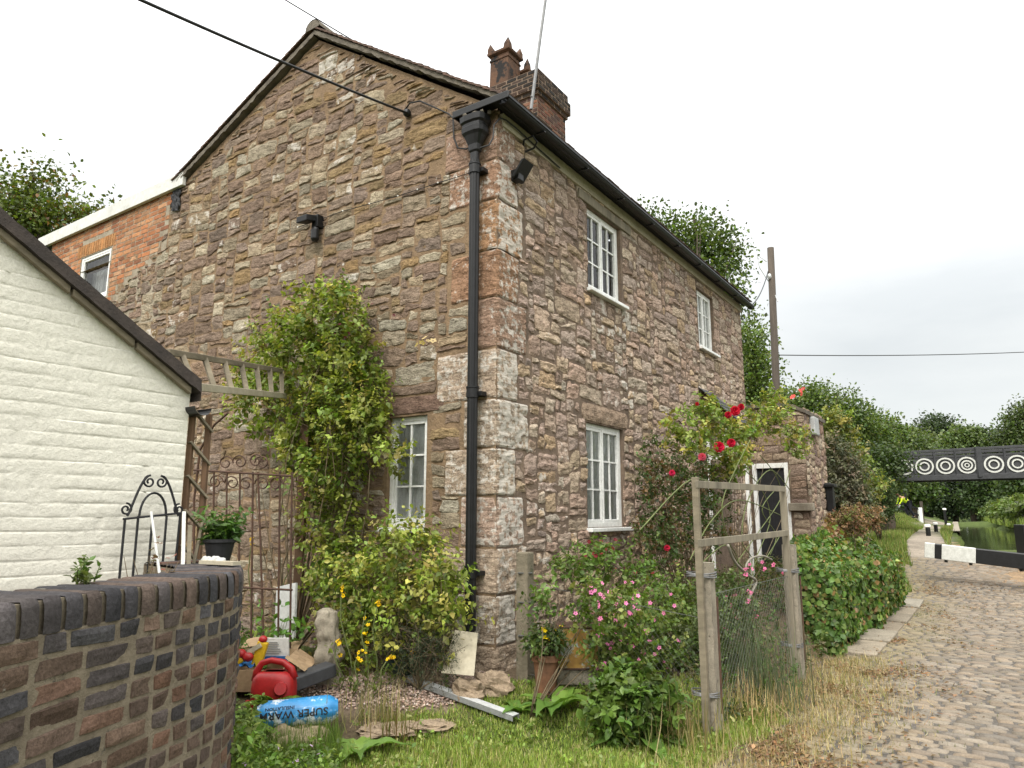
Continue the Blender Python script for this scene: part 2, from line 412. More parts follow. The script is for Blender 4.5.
# ------------------------------------------------------------------ rubble masonry
def warp(u, v, s):
    return (mn.noise(Vector((u*1.7, v*1.7, s)))*.05+mn.noise(Vector((u*5, v*5, s+9)))*.016,
            mn.noise(Vector((u*1.3, v*1.3, s+20)))*.045+mn.noise(Vector((u*4.5, v*4.5, s+31)))*.014)
def stone(cm, fn, u0, u1, v0, v1, relief, col, al, rng, nu=9, nv=6, r=.30, rough=.006, jit=.01, seed=0, do_warp=True, sink=.012, k=5, bed=26, ew=.011, chip=0):
    uc, vc, hu, hv = (u0+u1)/2, (v0+v1)/2, (u1-u0)/2, (v1-v0)/2
    cj = [(rng.uniform(-jit, jit), rng.uniform(-jit, jit)) for _ in range(4)]
    tl_ = .45 if chip else .2; tilt = (rng.uniform(-tl_, tl_), rng.uniform(-tl_, tl_)); r = r*rng.uniform(.3, 1.5) if chip else r; ea, eb_ = max(.5, 1-ew/hu), max(.5, 1-ew/hv); ow = .008+.010*(chip > 0); ph = rng.uniform(0, 50); vs = []
    for j in range(nv+1):
        b = -1 if j == 0 else 1 if j == nv else lerp(-eb_, eb_, (j-1)/(nv-2))
        for i in range(nu+1):
            a = -1 if i == 0 else 1 if i == nu else lerp(-ea, ea, (i-1)/(nu-2))
            aa = a*math.sqrt(1-r*b*b/2); bb = b*math.sqrt(1-r*a*a/2)
            w = ((1-a)*(1-b)/4, (1+a)*(1-b)/4, (1+a)*(1+b)/4, (1-a)*(1+b)/4)
            u = uc+aa*hu+sum(q*c[0] for q, c in zip(w, cj)); v = vc+bb*hv+sum(q*c[1] for q, c in zip(w, cj))
            if do_warp: du, dv = warp(u, v, seed); u += du; v += dv
            e = max(abs(a), abs(b))**k
            n = relief*(1-e*.8)*(1+tilt[0]*a+tilt[1]*b)
            n += (mn.noise(Vector((u*7, v*bed, ph)))*rough*1.3+mn.noise(Vector((u*16, v*16, ph)))*rough)*(1-e*.5)
            if chip: n -= chip*max(0, mn.noise(Vector((u*8, v*14, ph+7)))-.08)+chip*.5*abs(mn.noise(Vector((u*19, v*34, ph+3))))
            if do_warp: u += mn.noise(Vector((u*13, v*13, 3+seed)))*ow; v += mn.noise(Vector((u*13, v*13, 7+seed)))*ow
            if abs(a) == 1 or abs(b) == 1: n = -sink
            vs.append(fn(u, v, n))
    w = nu+1
    cm.addc(vs, [(j*w+i, j*w+i+1, (j+1)*w+i+1, (j+1)*w+i) for j in range(nv) for i in range(nu)], col, al)
def pack(u0, u1, v0, v1, inside, rng, du=.06, dv=.045, wr=(2, 9), hr=(2, 5)):
    """fill a wall with rectangles of mixed sizes (squared random rubble)"""
    nu, nv = int((u1-u0)/du), int((v1-v0)/dv)
    free = [[inside(u0+(i+.5)*du, v0+(j+.5)*dv) for i in range(nu)] for j in range(nv)]; out = []; own = [[-1]*nu for _ in range(nv)]
    for j in range(nv):
        i = 0
        while i < nu:
            if not free[j][i]: i += 1; continue
            run = 0
            while i+run < nu and free[j][i+run] and run < wr[1]+2: run += 1
            if run < 2: free[j][i] = False; i += 1; continue
            w = min(run, rng.choice([wr[0], wr[0]+1, 4, 5, 5, 6, 6, 7, 8, wr[1]]))
            if run-w == 1: w += 1
            if j and w < run:      # break the joint with the course below
                for w2 in (w, w+1, w-1, w+2, w-2):
                    if 2 <= w2 <= run and run-w2 != 1 and (i+w2 >= nu or own[j-1][i+w2-1] == own[j-1][i+w2] != -1): w = w2; break
            h = 1; hm = rng.choice([hr[0], 2, 3, 3, 3, 4, 4, hr[1]])
            if w <= 3: hm = min(hm, 3)
            while h < hm and j+h < nv and all(free[j+h][i:i+w]): h += 1
            for a in range(h):
                for b in range(w): free[j+a][i+b] = False; own[j+a][i+b] = len(out)
            out.append((u0+i*du, u0+(i+w)*du, v0+j*dv, v0+(j+h)*dv)); i += w
    return out
def fG(u, v, n): return H(-n, u, v)        # gable wall: u along the gable, v up, n out of the wall
def fF(u, v, n): return H(u, -n, v)        # front wall
def backing(mb, fn, us, v1, vtop, holes, dn=.006, step=.09, vbot=-.1, deep=.14):
    U = [us[0]]
    for e in sorted(set([us[1]]+[h[0] for h in holes]+[h[1] for h in holes])):
        if e <= U[-1]: continue
        m = max(1, int((e-U[-1])/step)); a = U[-1]
        U += [lerp(a, e, q/m) for q in range(1, m+1)]
    V = [vbot]
    for e in sorted(set([v1]+[h[2] for h in holes]+[h[3] for h in holes])):
        m = max(1, int((e-V[-1])/step)); a = V[-1]
        V += [lerp(a, e, q/m) for q in range(1, m+1)]
    nb = len(V); top = 22 if vtop else 0; vs = []; fs = []; w = len(U)
    for j in range(nb+top):
        for u in U:
            v = V[j] if j < nb else lerp(v1, vtop(u), (j-nb+1)/top)
            n = dn*1.7*mn.noise(Vector((u*9, v*9, 2)))+dn*.7*mn.noise(Vector((u*28, v*28, 5)))
            vs.append(fn(u, v, n))
    for j in range(nb+top-1):
        for i in range(w-1):
            uc = (U[i]+U[i+1])/2; vc = (V[j]+V[j+1])/2 if j+1 < nb else 99
            if any(h[0] < uc < h[1] and h[2] < vc < h[3] for h in holes): continue
            fs.append((j*w+i, j*w+i+1, (j+1)*w+i+1, (j+1)*w+i))
    mb.add(vs, fs)
    for (a, b, c, d) in holes:
        for p in ([(a,c),(a,d)], [(b,c),(b,d)], [(a,c),(b,c)], [(a,d),(b,d)]):
            q = [fn(*p[0], .004), fn(*p[1], .004), fn(*p[1], -deep), fn(*p[0], -deep)]
            mb.add(q, [(0,1,2,3)])

# ------------------------------------------------------------------ the cottage
X3 = lambda a, b, c: H(a, b, c)
TLEN = 8.12; ZE = 5.48; RID = 2.8; ZR = 7.5; GE = 5.62; ZL = 6.32
def rooft(g):
    return lerp(ZE+.13, ZR+.02, g/RID) if g < RID else lerp(ZR, ZL, (g-RID)/(GE-RID))
JOIN = [(5.62,6.3),(5.87,6.12),(5.95,5.75),(6.07,5.40),(6.6,5.2),(7.1,5.03),(7.4,4.84),(8.2,4.6),(10.1,4.4)]
def stone_top(g):
    if g <= GE: return rooft(g)-.04
    for (a, za), (b, zb) in zip(JOIN, JOIN[1:]):
        if g <= b: return lerp(za, zb, (g-a)/(b-a))
    return 4.3
cot = thing('stone_cottage', 'two-storey reddish brown rubble stone cottage with white windows and black gutter', 'house', H(0, 0, .2))
W1 = (.835, 1.36, 1.43, 2.53); W2 = (1.735, 2.70, 1.41, 2.585); W3 = (1.855, 2.775, 4.19, 5.236); W4 = (5.66, 6.455, 4.235, 5.235); WX = (7.50, 8.46, 4.93, 5.74)
# quoins up the corner
QZ = [-.1,.42,.85,1.26,1.72,2.16,2.62,3.10,3.60,4.08,4.60,5.02,5.45]
QF = [.42,.30,.34,.44,.30,.52,.34,.50,.36,.44,.34,.30]; QG = [.30,.52,.62,.40,.60,.38,.72,.34,.56,.34,.60,.66]
q_lo = [(.38,.30,.225),(.34,.275,.21),(.39,.305,.23),(.37,.27,.21)]; q_hi = [(.31,.185,.115),(.34,.20,.11),(.31,.19,.125),(.30,.20,.145)]
def quoin_at(wall, u, v):
    for i in range(len(QF)):
        if QZ[i]-.01 <= v <= QZ[i+1]+.01: return u < (QF if wall == 'F' else QG)[i]+.02
    return False
rq = random.Random(3)
for i in range(len(QF)):
    z0, z1 = QZ[i]+.008, QZ[i+1]-.008; lf, lg = QF[i], QG[i]
    col = q_lo[i % 4] if i < 7 else q_hi[i % 4]
    cm = CM(); al_f = (.235 if i in (1,3,4,5,6,9,10) else .17) if i > 0 else .10
    N = 12
    def corner(s, v, z0=z0, z1=z1, lf=lf, lg=lg, i=i):
        # s in 0..1 runs along the gable face, round the arris, along the front face
        ev = min(v, 1-v); z = lerp(z0, z1, v); L = lg+lf; q = s*L
        rr = .035; rec = .011*max(0, 1-ev/.016)
        rec += .016*max(0, 1-min(q, L-q)/.015)
        n = .016-rec+mn.noise(Vector((q*5+i, z*7, 4)))*.014+mn.noise(Vector((q*11+i, z*30, 4)))*.008-.022*max(0, mn.noise(Vector((q*7, z*11, i)))-.15)
        if q < lg-rr: return H(-n, lg-q, z)
        if q > lg+rr: return H(q-lg, -n, z)
        a = (q-(lg-rr))/(2*rr)*math.pi/2
        return H(rr-(rr+n)*math.cos(a), rr-(rr+n)*math.sin(a), z)
    cm.grid(corner, 64, 28)
    for vv in cm.v:
        t, g = TG(vv[0], vv[1]); cm.c.append((*col, al_f if t > .02 else al_f-.075))
    obj('quoin', cm, M_QUO, cot, smooth=False)
# gable
rg = random.Random(21)
def in_g(u, v):
    if v > stone_top(u)-.05 or u < .02: return False
    if quoin_at('G', u, v): return False
    if W1[0]-.03 < u < W1[1]+.03 and W1[2]-.03 < v < W1[3]+.22: return False
    if u > GE and WX[0]-.1 < u < WX[1]+.1 and v > WX[2]-.1: return False
    return True
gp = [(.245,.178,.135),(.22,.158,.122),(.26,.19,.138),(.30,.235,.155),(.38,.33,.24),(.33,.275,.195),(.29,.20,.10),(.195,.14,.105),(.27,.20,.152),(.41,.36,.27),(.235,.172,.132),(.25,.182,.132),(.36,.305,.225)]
gst = CM()
for (a, b, c, d) in pack(0, 7.9, -.05, 7.5, in_g, rg, dv=.040, wr=(3, 10), hr=(2, 5)):
    if rg.random() < .015 or d > min(stone_top(a), stone_top(b))-.0: continue
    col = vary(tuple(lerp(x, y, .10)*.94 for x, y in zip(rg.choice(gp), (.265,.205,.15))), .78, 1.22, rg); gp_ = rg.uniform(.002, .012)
    al = .25 if (2.35 < (a+b)/2 < 2.85 and 6.8 < d < 7.2) else .15 if rg.random() < .06 else rg.choice([-.2, -.06, 0, .03])
    if 1.5 < a < 2.4 and 6.2 < c < 6.9 and rg.random() < .4: al = .2
    if d-c < .06 and rg.random() < .15: continue
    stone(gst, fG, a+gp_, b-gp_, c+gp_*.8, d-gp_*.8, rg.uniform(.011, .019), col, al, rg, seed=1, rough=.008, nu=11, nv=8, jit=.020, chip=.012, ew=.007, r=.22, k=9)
stone(gst, fG, W1[0]-.22, W1[1]+.12, W1[3]+.015, W1[3]+.2, .016, (.19,.125,.095), -.2, rg, nu=22, do_warp=False, rough=.009)
def facing(name, stones, smat, back, bmat):
    o = obj(name, back, bmat, cot, smooth=True); s = obj('stonework', stones, smat, o, smooth=False); return o
bk = MB(); backing(bk, fG, (.0, 8.6), 5.4, None, [W1, (WX[0], 8.7, WX[2], 5.5)])
# upper triangle above 5.4 as its own fan of columns, clipped at the roof line / brick joint
def upper(mb):
    U = np.linspace(0, 5.98, 70); vs = []; fs = []; m = 24
    for u in U:
        zt = max(5.4, stone_top(u)) if u <= 5.87 else max(5.4, lerp(6.1, 5.4, (u-5.87)/.11))
        for j in range(m+1):
            v = lerp(5.4, zt, j/m); vs.append(fG(u, v, .010*mn.noise(Vector((u*9, v*9, 2)))+.005*mn.noise(Vector((u*28, v*28, 5)))))
    for i in range(len(U)-1):
        for j in range(m): fs.append((i*(m+1)+j, (i+1)*(m+1)+j, (i+1)*(m+1)+j+1, i*(m+1)+j+1))
    mb.add(vs, fs)
upper(bk)
facing('gable_wall', gst, M_GST, bk, M_GMO)
# front
rf = random.Random(33)
def in_f(u, v):
    if v > ZE-.05 or u < .02 or u > TLEN: return False
    if quoin_at('F', u, v): return False
    for W, top in ((W2, .24), (W3, .02), (W4, .02)):
        if W[0]-.02 < u < W[1]+.02 and W[2]-.04 < v < W[3]+top: return False
    if W2[0]-.12 < u < W2[1]+.18 and W2[3] < v < W2[3]+.24: return False
    if 5.7 < u < 6.9 and v < 2.4: return False
    return True
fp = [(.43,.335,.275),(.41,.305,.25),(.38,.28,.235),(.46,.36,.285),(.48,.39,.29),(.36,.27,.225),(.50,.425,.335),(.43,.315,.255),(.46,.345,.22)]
fst = CM()
for (a, b, c, d) in pack(0, TLEN, -.05, ZE, in_f, rf):
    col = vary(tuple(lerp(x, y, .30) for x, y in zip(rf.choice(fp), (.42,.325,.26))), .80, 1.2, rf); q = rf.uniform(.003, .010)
    u, v = (a+b)/2, (c+d)/2
    al = rf.choice([-.2, -.12, -.04, 0, .02])
    if 1.9 < u < 3.2 and 2.8 < v < 4.15 and rf.random() < .6: al = rf.uniform(.12, .24)
    elif u < 1.0 and v < 2.3 and rf.random() < .5: al = rf.uniform(.08, .18)
    elif rf.random() < .10: al = .12
    if v < 1.2: col = tuple(lerp(x, y, .45) for x, y in zip(col, (.37,.28,.17)))
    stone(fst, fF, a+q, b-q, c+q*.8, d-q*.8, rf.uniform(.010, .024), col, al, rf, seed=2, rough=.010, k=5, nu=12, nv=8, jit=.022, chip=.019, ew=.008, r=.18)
stone(fst, fF, W2[0]-.10, W2[1]+.16, W2[3]+.012, W2[3]+.22, .022, (.33,.245,.18), .04, rf, nu=24, do_warp=False, rough=.008)
bk = MB(); backing(bk, fF, (.0, TLEN), ZE, None, [W2, W3, W4], step=.1)
facing('front_wall', fst, M_FST, bk, M_FMO)
# far end and back, plain rubble
rs = CM(); bk = MB()
fE = lambda u, v, n: H(TLEN+n, u, v)
backing(bk, fE, (0, 5.6), 4.9, rooft, [], step=.3)
bk.add([H(0,5.6,-.1), H(TLEN,5.6,-.1), H(TLEN,5.6,6.3), H(0.02,5.6,6.3)], [(0,1,2,3)])
for (a, b, c, d) in pack(0, 2.5, .2, 5.4, lambda u, v: True, rf):
    stone(rs, fE, a+.006, b-.006, c+.005, d-.005, .025, rf.choice(fp), -.1, rf, nu=6, nv=4, seed=5)
facing('end_wall', rs, M_FST, bk, M_FMO)
# eaves board, timber lintel over the near upper window
b = MB(); b.box(0.05, TLEN, -.034, .02, ZE-.095, ZE+.045, lambda t, g, z: H(t, g, z)); obj('wall_plate', b, M_PANEL, cot, bevel=.006)
b = MB(); b.box(W3[0]-.22, W3[1]+.30, -.03, .05, W3[3]+.008, W3[3]+.125, lambda t, g, z: H(t, g, z)); obj('timber_lintel', b, M_WOD, cot, bevel=.008)

# ------------------------------------------------------------------ windows
def window(parent, fn, W, cas, cols, rows, name='window', sill=True, curt='net', nf=-.055, drape=.045):
    a, b, c, d = W; m = MB(); fw = .045
    B = lambda u0, u1, v0, v1, n0, n1: m.box(u0, u1, v0, v1, n0, n1, fn)
    B(a, a+fw, c, d, nf-.05, nf+.012); B(b-fw, b, c, d, nf-.05, nf+.012)
    B(a+fw, b-fw, d-fw, d, nf-.05, nf+.010); B(a+fw, b-fw, c, c+fw*1.25, nf-.05, nf+.010)
    n = len(cas)-1; bars = MB()
    for i in range(n):
        u0 = lerp(a+fw, b-fw, cas[i]); u1 = lerp(a+fw, b-fw, cas[i+1])
        s0, s1, v0, v1 = u0+(.0 if i == 0 else .0), u1, c+fw*1.25, d-fw
        cw = .034
        for q in ((s0, s0+cw, v0, v1), (s1-cw, s1, v0, v1), (s0+cw, s1-cw, v0, v0+cw), (s0+cw, s1-cw, v1-cw, v1)):
            m.box(q[0]+.001, q[1]-.001, q[2], q[3], nf-.046, nf+.004+.006*(i % 2), fn)
        for k in range(1, cols):
            u = lerp(s0+cw, s1-cw, k/cols); bars.box(u-.009, u+.009, v0+cw, v1-cw, nf-.035, nf-.004, fn)
        for k in range(1, rows):
            v = lerp(v0+cw, v1-cw, k/rows); bars.box(s0+cw, s1-cw, v-.009, v+.009, nf-.034, nf-.006, fn)
    w = obj(name, m, M_UPVC, parent, bevel=.004)
    obj('glazing_bars', bars, M_UPVC, w)
    p = MB(); p.add([fn(a+.02, c+.02, nf-.022), fn(b-.02, c+.02, nf-.022), fn(b-.02, d-.02, nf-.022), fn(a+.02, d-.02, nf-.022)], [(0,1,2,3)])
    if fn is fG: p.f = [f[::-1] for f in p.f]
    obj('pane', p, M_GLS, w)
    if sill:
        s = MB(); s.box(a-.03, b+.07, c-.045, c-.003, -.06, .075, fn); obj('sill', s, M_UPVC, w, bevel=.006)
    rr = random.Random(int(a*100))
    if curt:
        segs = [(a, b)] if curt == 'net' else [(a, lerp(a, b, .30)), (lerp(a, b, .52), lerp(a, b, .80)), (lerp(a, b, .90), b)] if curt == 'drapes' else [(a, b)]
        k = MB(); f1 = rr.uniform(40, 55)
        for (x, y) in segs:
            k.grid(lambda s, q: fn(lerp(x, y, s), lerp(c, d, q), nf-drape-.014*math.sin(s*(y-x)*f1*2+math.sin(q*3))-.010*math.sin(s*(y-x)*f1*.8+1)), max(20, int((y-x)*110)), 6)
        obj('curtain', k, M_NET, w, smooth=True)
    return w
window(cot, fG, W1, (0, 1), 2, 3)
window(cot, fF, W2, (0, .5, 1), 2, 3)
window(cot, fF, W3, (0, .5, 1), 2, 3, curt=None)
window(cot, fF, W4, (0, .5, 1), 2, 3)

# ------------------------------------------------------------------ flat-roofed brick extension
rb = random.Random(5)
bp = [(.30,.135,.068),(.27,.115,.058),(.34,.165,.08),(.31,.175,.10),(.23,.10,.055),(.33,.14,.065),(.37,.21,.12)]
ext = CM(); z = 4.3; row = 0
GX = 9.62
def ext_ok(u0, u1, z0, z1):
    uc = (u0+u1)/2
    if z0 < stone_top(uc)-.015: return False
    if WX[0]-.006 < u1 and u0 < WX[1]+.006 and WX[2]-.01 < z1 and z0 < WX[3]+.235: return False
    return True
while z < 6.2:
    u = 5.66-(row % 2)*.11
    while u < GX-.02:
        L = .215 if rb.random() < .75 else .102; e = min(u+L, GX)
        parts = [(u, e)]
        if u < WX[1] and e > WX[0] and WX[2]-.01 < z+.065 and z < WX[3]+.235: parts = [(u, WX[0]-.008), (WX[1]+.008, e)]
        for p, q in parts:
            if q-p > .03 and ext_ok(p, q, z, z+.065):
                stone(ext, fG, p, q, z, z+.065, .007, vary(rb.choice(bp), .8, 1.2, rb), -.25, rb, nu=4, nv=3, ew=.003, r=.03, rough=.002, jit=.002, do_warp=False, k=20)
        u += L+.011
    z += .076; row += 1
u = WX[0]-.1
while u < WX[1]+.12:
    stone(ext, fG, u, u+.066, WX[3]+.015, WX[3]+.225, .013, vary((.34,.17,.07), .85, 1.15, rb), -.25, rb, nu=3, nv=4, ew=.003, r=.03, rough=.002, jit=.002, do_warp=False, k=20); u += .076
bk = MB()
def eb(u0, u1, v0, v1):
    bk.grid(lambda a, b: fG(lerp(u0, u1, a), lerp(v0, v1, b), .003*mn.noise(Vector((lerp(u0,u1,a)*20, lerp(v0,v1,b)*20, 1)))+.001), 30, 20)
eb(5.9, WX[0], 4.3, 6.2); eb(WX[1], GX, 3.9, 6.2); eb(WX[0], WX[1], WX[3], 6.2); eb(WX[0], WX[1], 3.9, WX[2])
for v in (WX[2], WX[3]): bk.add([fG(WX[0], v, .004), fG(WX[1], v, .004), fG(WX[1], v, -.14), fG(WX[0], v, -.14)], [(0,1,2,3)])
for u in (WX[0], WX[1]): bk.add([fG(u, WX[2], .004), fG(u, WX[3], .004), fG(u, WX[3], -.14), fG(u, WX[2], -.14)], [(0,1,2,3)])
bk.add([H(0,GX,-.1), H(4,GX,-.1), H(4,GX,6.2), H(0,GX,6.2)], [(0,1,2,3)]); bk.add([H(4,GX,-.1), H(4,5.6,-.1), H(4,5.6,6.2), H(4,GX,6.2)], [(0,1,2,3)])
exw = obj('extension_wall', bk, M_MOR, cot, smooth=True); obj('brickwork', ext, M_BRK, exw)
window(cot, fG, WX, (0, 1), 1, 1, sill=False, curt='net', drape=.2, nf=-.018)
b = MB(); b.box(5.50, 10.04, 6.225, 6.43, .02, .075, fG); b.box(8.6, 8.612, 6.22, 6.435, .06, .078, fG); obj('fascia', b, M_WFAS, cot, bevel=.006)
b = MB(); b.box(-.02, 4.1, 5.55, 9.95, 6.26, 6.42, lambda t, g, z: H(t, g, z)); obj('flat_roof', b, M_FELT, cot)
b = MB(); b.box(9.66, 9.76, 5.6, 6.2, .02, .12, fG); obj('soil_pipe', b, M_BLKM, cot)
b = MB(); b.grid(lambda a, q: fG(lerp(5.60, 5.82, a)+.05*nz(q*6, a*3), lerp(5.86, 6.24, q)+.06*a, .03+.03*nz(a*6, q*6, 4)), 10, 10); obj('lead_flashing', b, M_BLKM, cot)

# ------------------------------------------------------------------ roof: courses of clay tiles on both slopes, ragged verge
def slope(name, g0, z0, g1, z1, kick=0):
    m = MB(); L = math.hypot(g1-g0, z1-z0); n = int(L/.105); dg, dz = (g1-g0)/L, (z1-z0)/L; ng, nzv = -dz, dg
    if nzv < 0: ng, nzv = -ng, -nzv
    for k in range(n+1):
        s = k*L/n; e = min(L+.02, s+.16); t = -.10
        while t < TLEN+.1:
            w = .165+R.uniform(-.008, .008); j = R.uniform(-.006, .006); kk = kick*max(0, 1-s/.8)**2
            o = .022+j; p = []
            for tt in (t+.003, t+w-.003):
                for (ss, up) in ((s+R.uniform(-.006, .006), o+kk), (e, .006)):
                    for th in (0, .015):
                        h = up+th; kk2 = kick*max(0, 1-ss/.8)**2
                        p.append(H(tt, g0+dg*ss+ng*h, z0+dz*ss+nzv*h+(kk2 if up == .006 else 0)))
            m.add(p, [(0,1,3,2),(4,6,7,5),(0,4,5,1),(2,3,7,6),(0,2,6,4),(1,5,7,3)])
            t += w
            if t > .9 and t < TLEN-.3: t += 0
    return obj(name, m, M_TIL, cot)
slope('front_roof_slope', -.18, ZE+.075, RID, ZR+.09, kick=.02)
slope('rear_roof_slope', GE+.14, ZL+.01, RID, ZR+.10)
b = MB()
for (g0, z0, g1, z1) in ((-.05, ZE+.16, RID, ZR+.045), (GE+.04, ZL-.0, RID, ZR+.025)):
    b.grid(lambda s, q: H(-.075+.012*nz(s*30, q*3), lerp(g0, g1, s), lerp(z0, z1, s)+lerp(-.03, .036, q)+.022*nz(s*26, q*4, 7)*(1-q)+.012*nz(s*60, 3, 7)*(1-q)), 80, 3)
    b.grid(lambda s, q: H(lerp(-.07, .03, q), lerp(g0, g1, s), lerp(z0, z1, s)-.03+.022*nz(s*26, 0, 7)+.012*nz(s*60, 3, 7)), 80, 1)
obj('verge', b, M_VRG, cot, smooth=True)
b = MB()
for k in range(19):
    t = -.1+k*.45
    b.grid(lambda a, q: H(t+.44*q, RID+.13*math.cos(math.pi*a)*(1.0), ZR+.07+.12*math.sin(math.pi*a)+.012*(1-q)), 8, 1)
b.grid(lambda a, q: H(-.1, RID+.13*q*math.cos(math.pi*a), ZR+.07+.12*q*math.sin(math.pi*a)), 8, 2)
obj('ridge_tile', b, M_VRG, cot, smooth=True)
b = MB(); b.add([H(.05,0,ZE), H(TLEN,0,ZE), H(TLEN,RID,ZR+.05), H(.05,RID,ZR+.05)], [(0,1,2,3)]); b.add([H(.05,GE,ZL), H(TLEN,GE,ZL), H(TLEN,RID,ZR+.05), H(.05,RID,ZR+.05)], [(0,1,2,3)])
obj('roof_underlay', b, M_GAPX, cot)
# gutter, soffit and the boxed return on the corner
b = MB(); gp = [H(-.14, -.285, 0)]
def gut(a, q):
    th = math.pi*a; return H(lerp(-.16, TLEN+.10, q), -.19-.055*math.cos(th), ZE+.045-.055*math.sin(th)-.03*q)
b.grid(gut, 10, 30); b.grid(lambda a, q: gut(a, q)+Vector((0,0,.0))+(H(0,.004*(1 if a > .5 else -1))-H(0,0)), 10, 30)
b.box(-.17, TLEN+.11, -.256, -.243, ZE+.03, ZE+.052, lambda t, g, z: H(t, g, z-.03*t/TLEN))
for k in range(9):
    t = .5+k*.95; b.box(t-.012, t+.012, -.25, -.14, ZE-.02, ZE-.008, lambda t, g, z: H(t, g, z-.03*t/TLEN))
obj('gutter', b, M_BLK, cot)
b = MB(); b.box(-.15, TLEN+.08, -.135, -.036, ZE+.05, ZE+.07, X3); b.box(-.15, TLEN+.08, -.15, -.130, ZE+.0, ZE+.09, X3)
obj('soffit', b, M_BLKM, cot)
b = MB(); b.box(-.165, -.02, -.16, .43, ZE+.06, ZE+.09, X3); b.box(-.18, -.165, -.25, .44, ZE+.025, ZE+.10, X3); b.box(-.165, -.02, .42, .44, ZE+.03, ZE+.095, X3)
obj('gutter_return', b, M_BLK, cot, bevel=.006)
# hopper and fluted downpipe
b = MB(); hg = pg(473.5, 300, -.115)[0]; hp = H(-.115, hg, 0)
prof = [(.0,4.98),(.05,4.98),(.052,5.08),(.07,5.10),(.075,5.16),(.12,5.25),(.145,5.28),(.15,5.33),(.14,5.345),(.14,5.37),(.165,5.39),(.17,5.45),(.15,5.455),(.14,5.40)]
vs = []; fs = []; n = 16
for (r, z) in prof:
    for k in range(n):
        a = 2*math.pi*k/n; q = (abs(math.cos(a))**4+abs(math.sin(a))**4)**-.25
        vs.append(H(-.115+r*.66*q*math.sin(a), hg+r*.88*q*math.cos(a), z))
for i in range(len(prof)-1):
    for k in range(n): fs.append((i*n+k, i*n+(k+1)%n, (i+1)*n+(k+1)%n, (i+1)*n+k))
b.add(vs, fs); dp = MB()
vs = []; fs = []; n = 32; zs = [.55, 1.2, 2.0, 2.9, 3.4, 4.2, 5.0]
for z in zs:
    for k in range(n):
        a = 2*math.pi*k/n; r = .046+.004*math.cos(a*8); vs.append(H(-.115+r*math.sin(a), hg+r*math.cos(a), z))
for i in range(len(zs)-1):
    for k in range(n): fs.append((i*n+k, i*n+(k+1)%n, (i+1)*n+(k+1)%n, (i+1)*n+k))
dp.add(vs, fs)
for z in (2.62, 4.86, 1.0):
    dp.tube([H(-.115, hg, z), H(-.115, hg, z+.085)], .058, 20); dp.tube([H(-.115, hg, z+.09), H(-.115, hg, z+.105)], .063, 20)
    dp.box(-.10, .0, hg-.09, hg+.09, z+.02, z+.06, lambda t, g, zz: H(t, g, zz))
pipe = obj('downpipe', dp, M_BLK, cot, smooth=False); obj('hopper', b, M_BLK, pipe, smooth=False)
cr = MB()
for k in range(9): cr.blob(H(-.115+R.uniform(-.06, .06), hg-.15+k*.035+R.uniform(-.02, .02), 5.47+R.uniform(0, .02)), (R.uniform(.015, .04),)*3, k, .4)
cr.blob(H(-.12, hg-.02, 5.475), (.07,.05,.035), 3, .3)
tag(obj('mortar_debris', cr, M_VRG, None, smooth=True), 'pale crumbs of mortar lying in the black rainwater hopper', 'rubble')
# loop of conduit round the hopper, lead cables on the corner
b = MB(); b.tube([HG(404,111,-.06), HG(410,103,-.05), HG(420,101,-.04), HG(436,108,-.04), HG(449,114,-.05), HG(453,118,-.05), HG(454,138,-.05), HG(458,148,-.06), HG(466,149,-.1), HG(473,147,-.1)], .009, 6)
b.tube([HF(480,148,-.05), HF(489,145,-.06), HF(493,138,-.06), HF(494,125,-.06), HF(500,118,-.06), HF(506,120,-.06), HF(516,128,-.06), HF(530,141,-.05), HF(560,168,-.05)], .008, 6)
obj('supply_conduit', b, M_CAB, cot, smooth=True)
b = MB(); pts = [pg(x, y) for x, y in ((300,228),(345,212),(400,197),(440,184),(478,172))]
b.tube([H(-.03, g, z) for g, z in pts], .0045, 5); obj('wall_cable', b, M_CAB, cot); b = MB()
for k in range(9):
    q = k/8; i = min(3, int(q*4)); g, z = pts[i][0]+(pts[i+1][0]-pts[i][0])*(q*4-i), pts[i][1]+(pts[i+1][1]-pts[i][1])*(q*4-i)
    b = MB(); b.blob(H(-.035, g, z), (.009,.009,.009), k); obj('cable_clip', b, M_WHT, cot)
b = MB(); b.blob(HG(407,113,-.05), (.045,.045,.045), 1, .1); b.tube([HG(407,113,0), HG(407,113,-.07)], .02, 6); obj('cable_anchor', b, M_BLK, cot)
# old iron bracket and black floodlight near the corner
b = MB(); b.tube([HF(523,150,0), HF(524,140,-.05), HF(533,136,-.14), HF(537,142,-.16), HF(534,148,-.10), HF(525,152,-.02)], .011, 6); obj('iron_bracket', b, M_BLK, cot)
fl = MB(); c = pf(511, 173)
fl.box(c[0]-.06, c[0]+.13, c[1]-.085, c[1]+.085, .10, .135, lambda u, v, n: fF(u, v, n+.75*(v-c[1])))
fl.box(c[0]-.02, c[0]+.07, c[1]-.1, c[1]+.02, .0, .11, fF); obj('floodlight', fl, M_BLK, cot, bevel=.008)
# gable sensor lamp
lm = MB(); c = pg(321, 228)
lm.box(c[0]-.05, c[0]+.05, c[1]-.02, c[1]+.13, .0, .10, fG); lm.lathe([(.03,-.2),(.05,-.17),(.05,-.06),(.035,-.03)], fG(c[0]-.01, c[1]+.0, .09), 12)
lamp = obj('wall_lamp', lm, M_BLK, cot, bevel=.004)
lm = MB(); lm.box(c[0]-.02, c[0]+.16, c[1]+.05, c[1]+.13, .08, .24, lambda u, v, n: fG(u, v-.25*(n-.08), n)); obj('lamp_shade', lm, M_BLKM, lamp, bevel=.012)

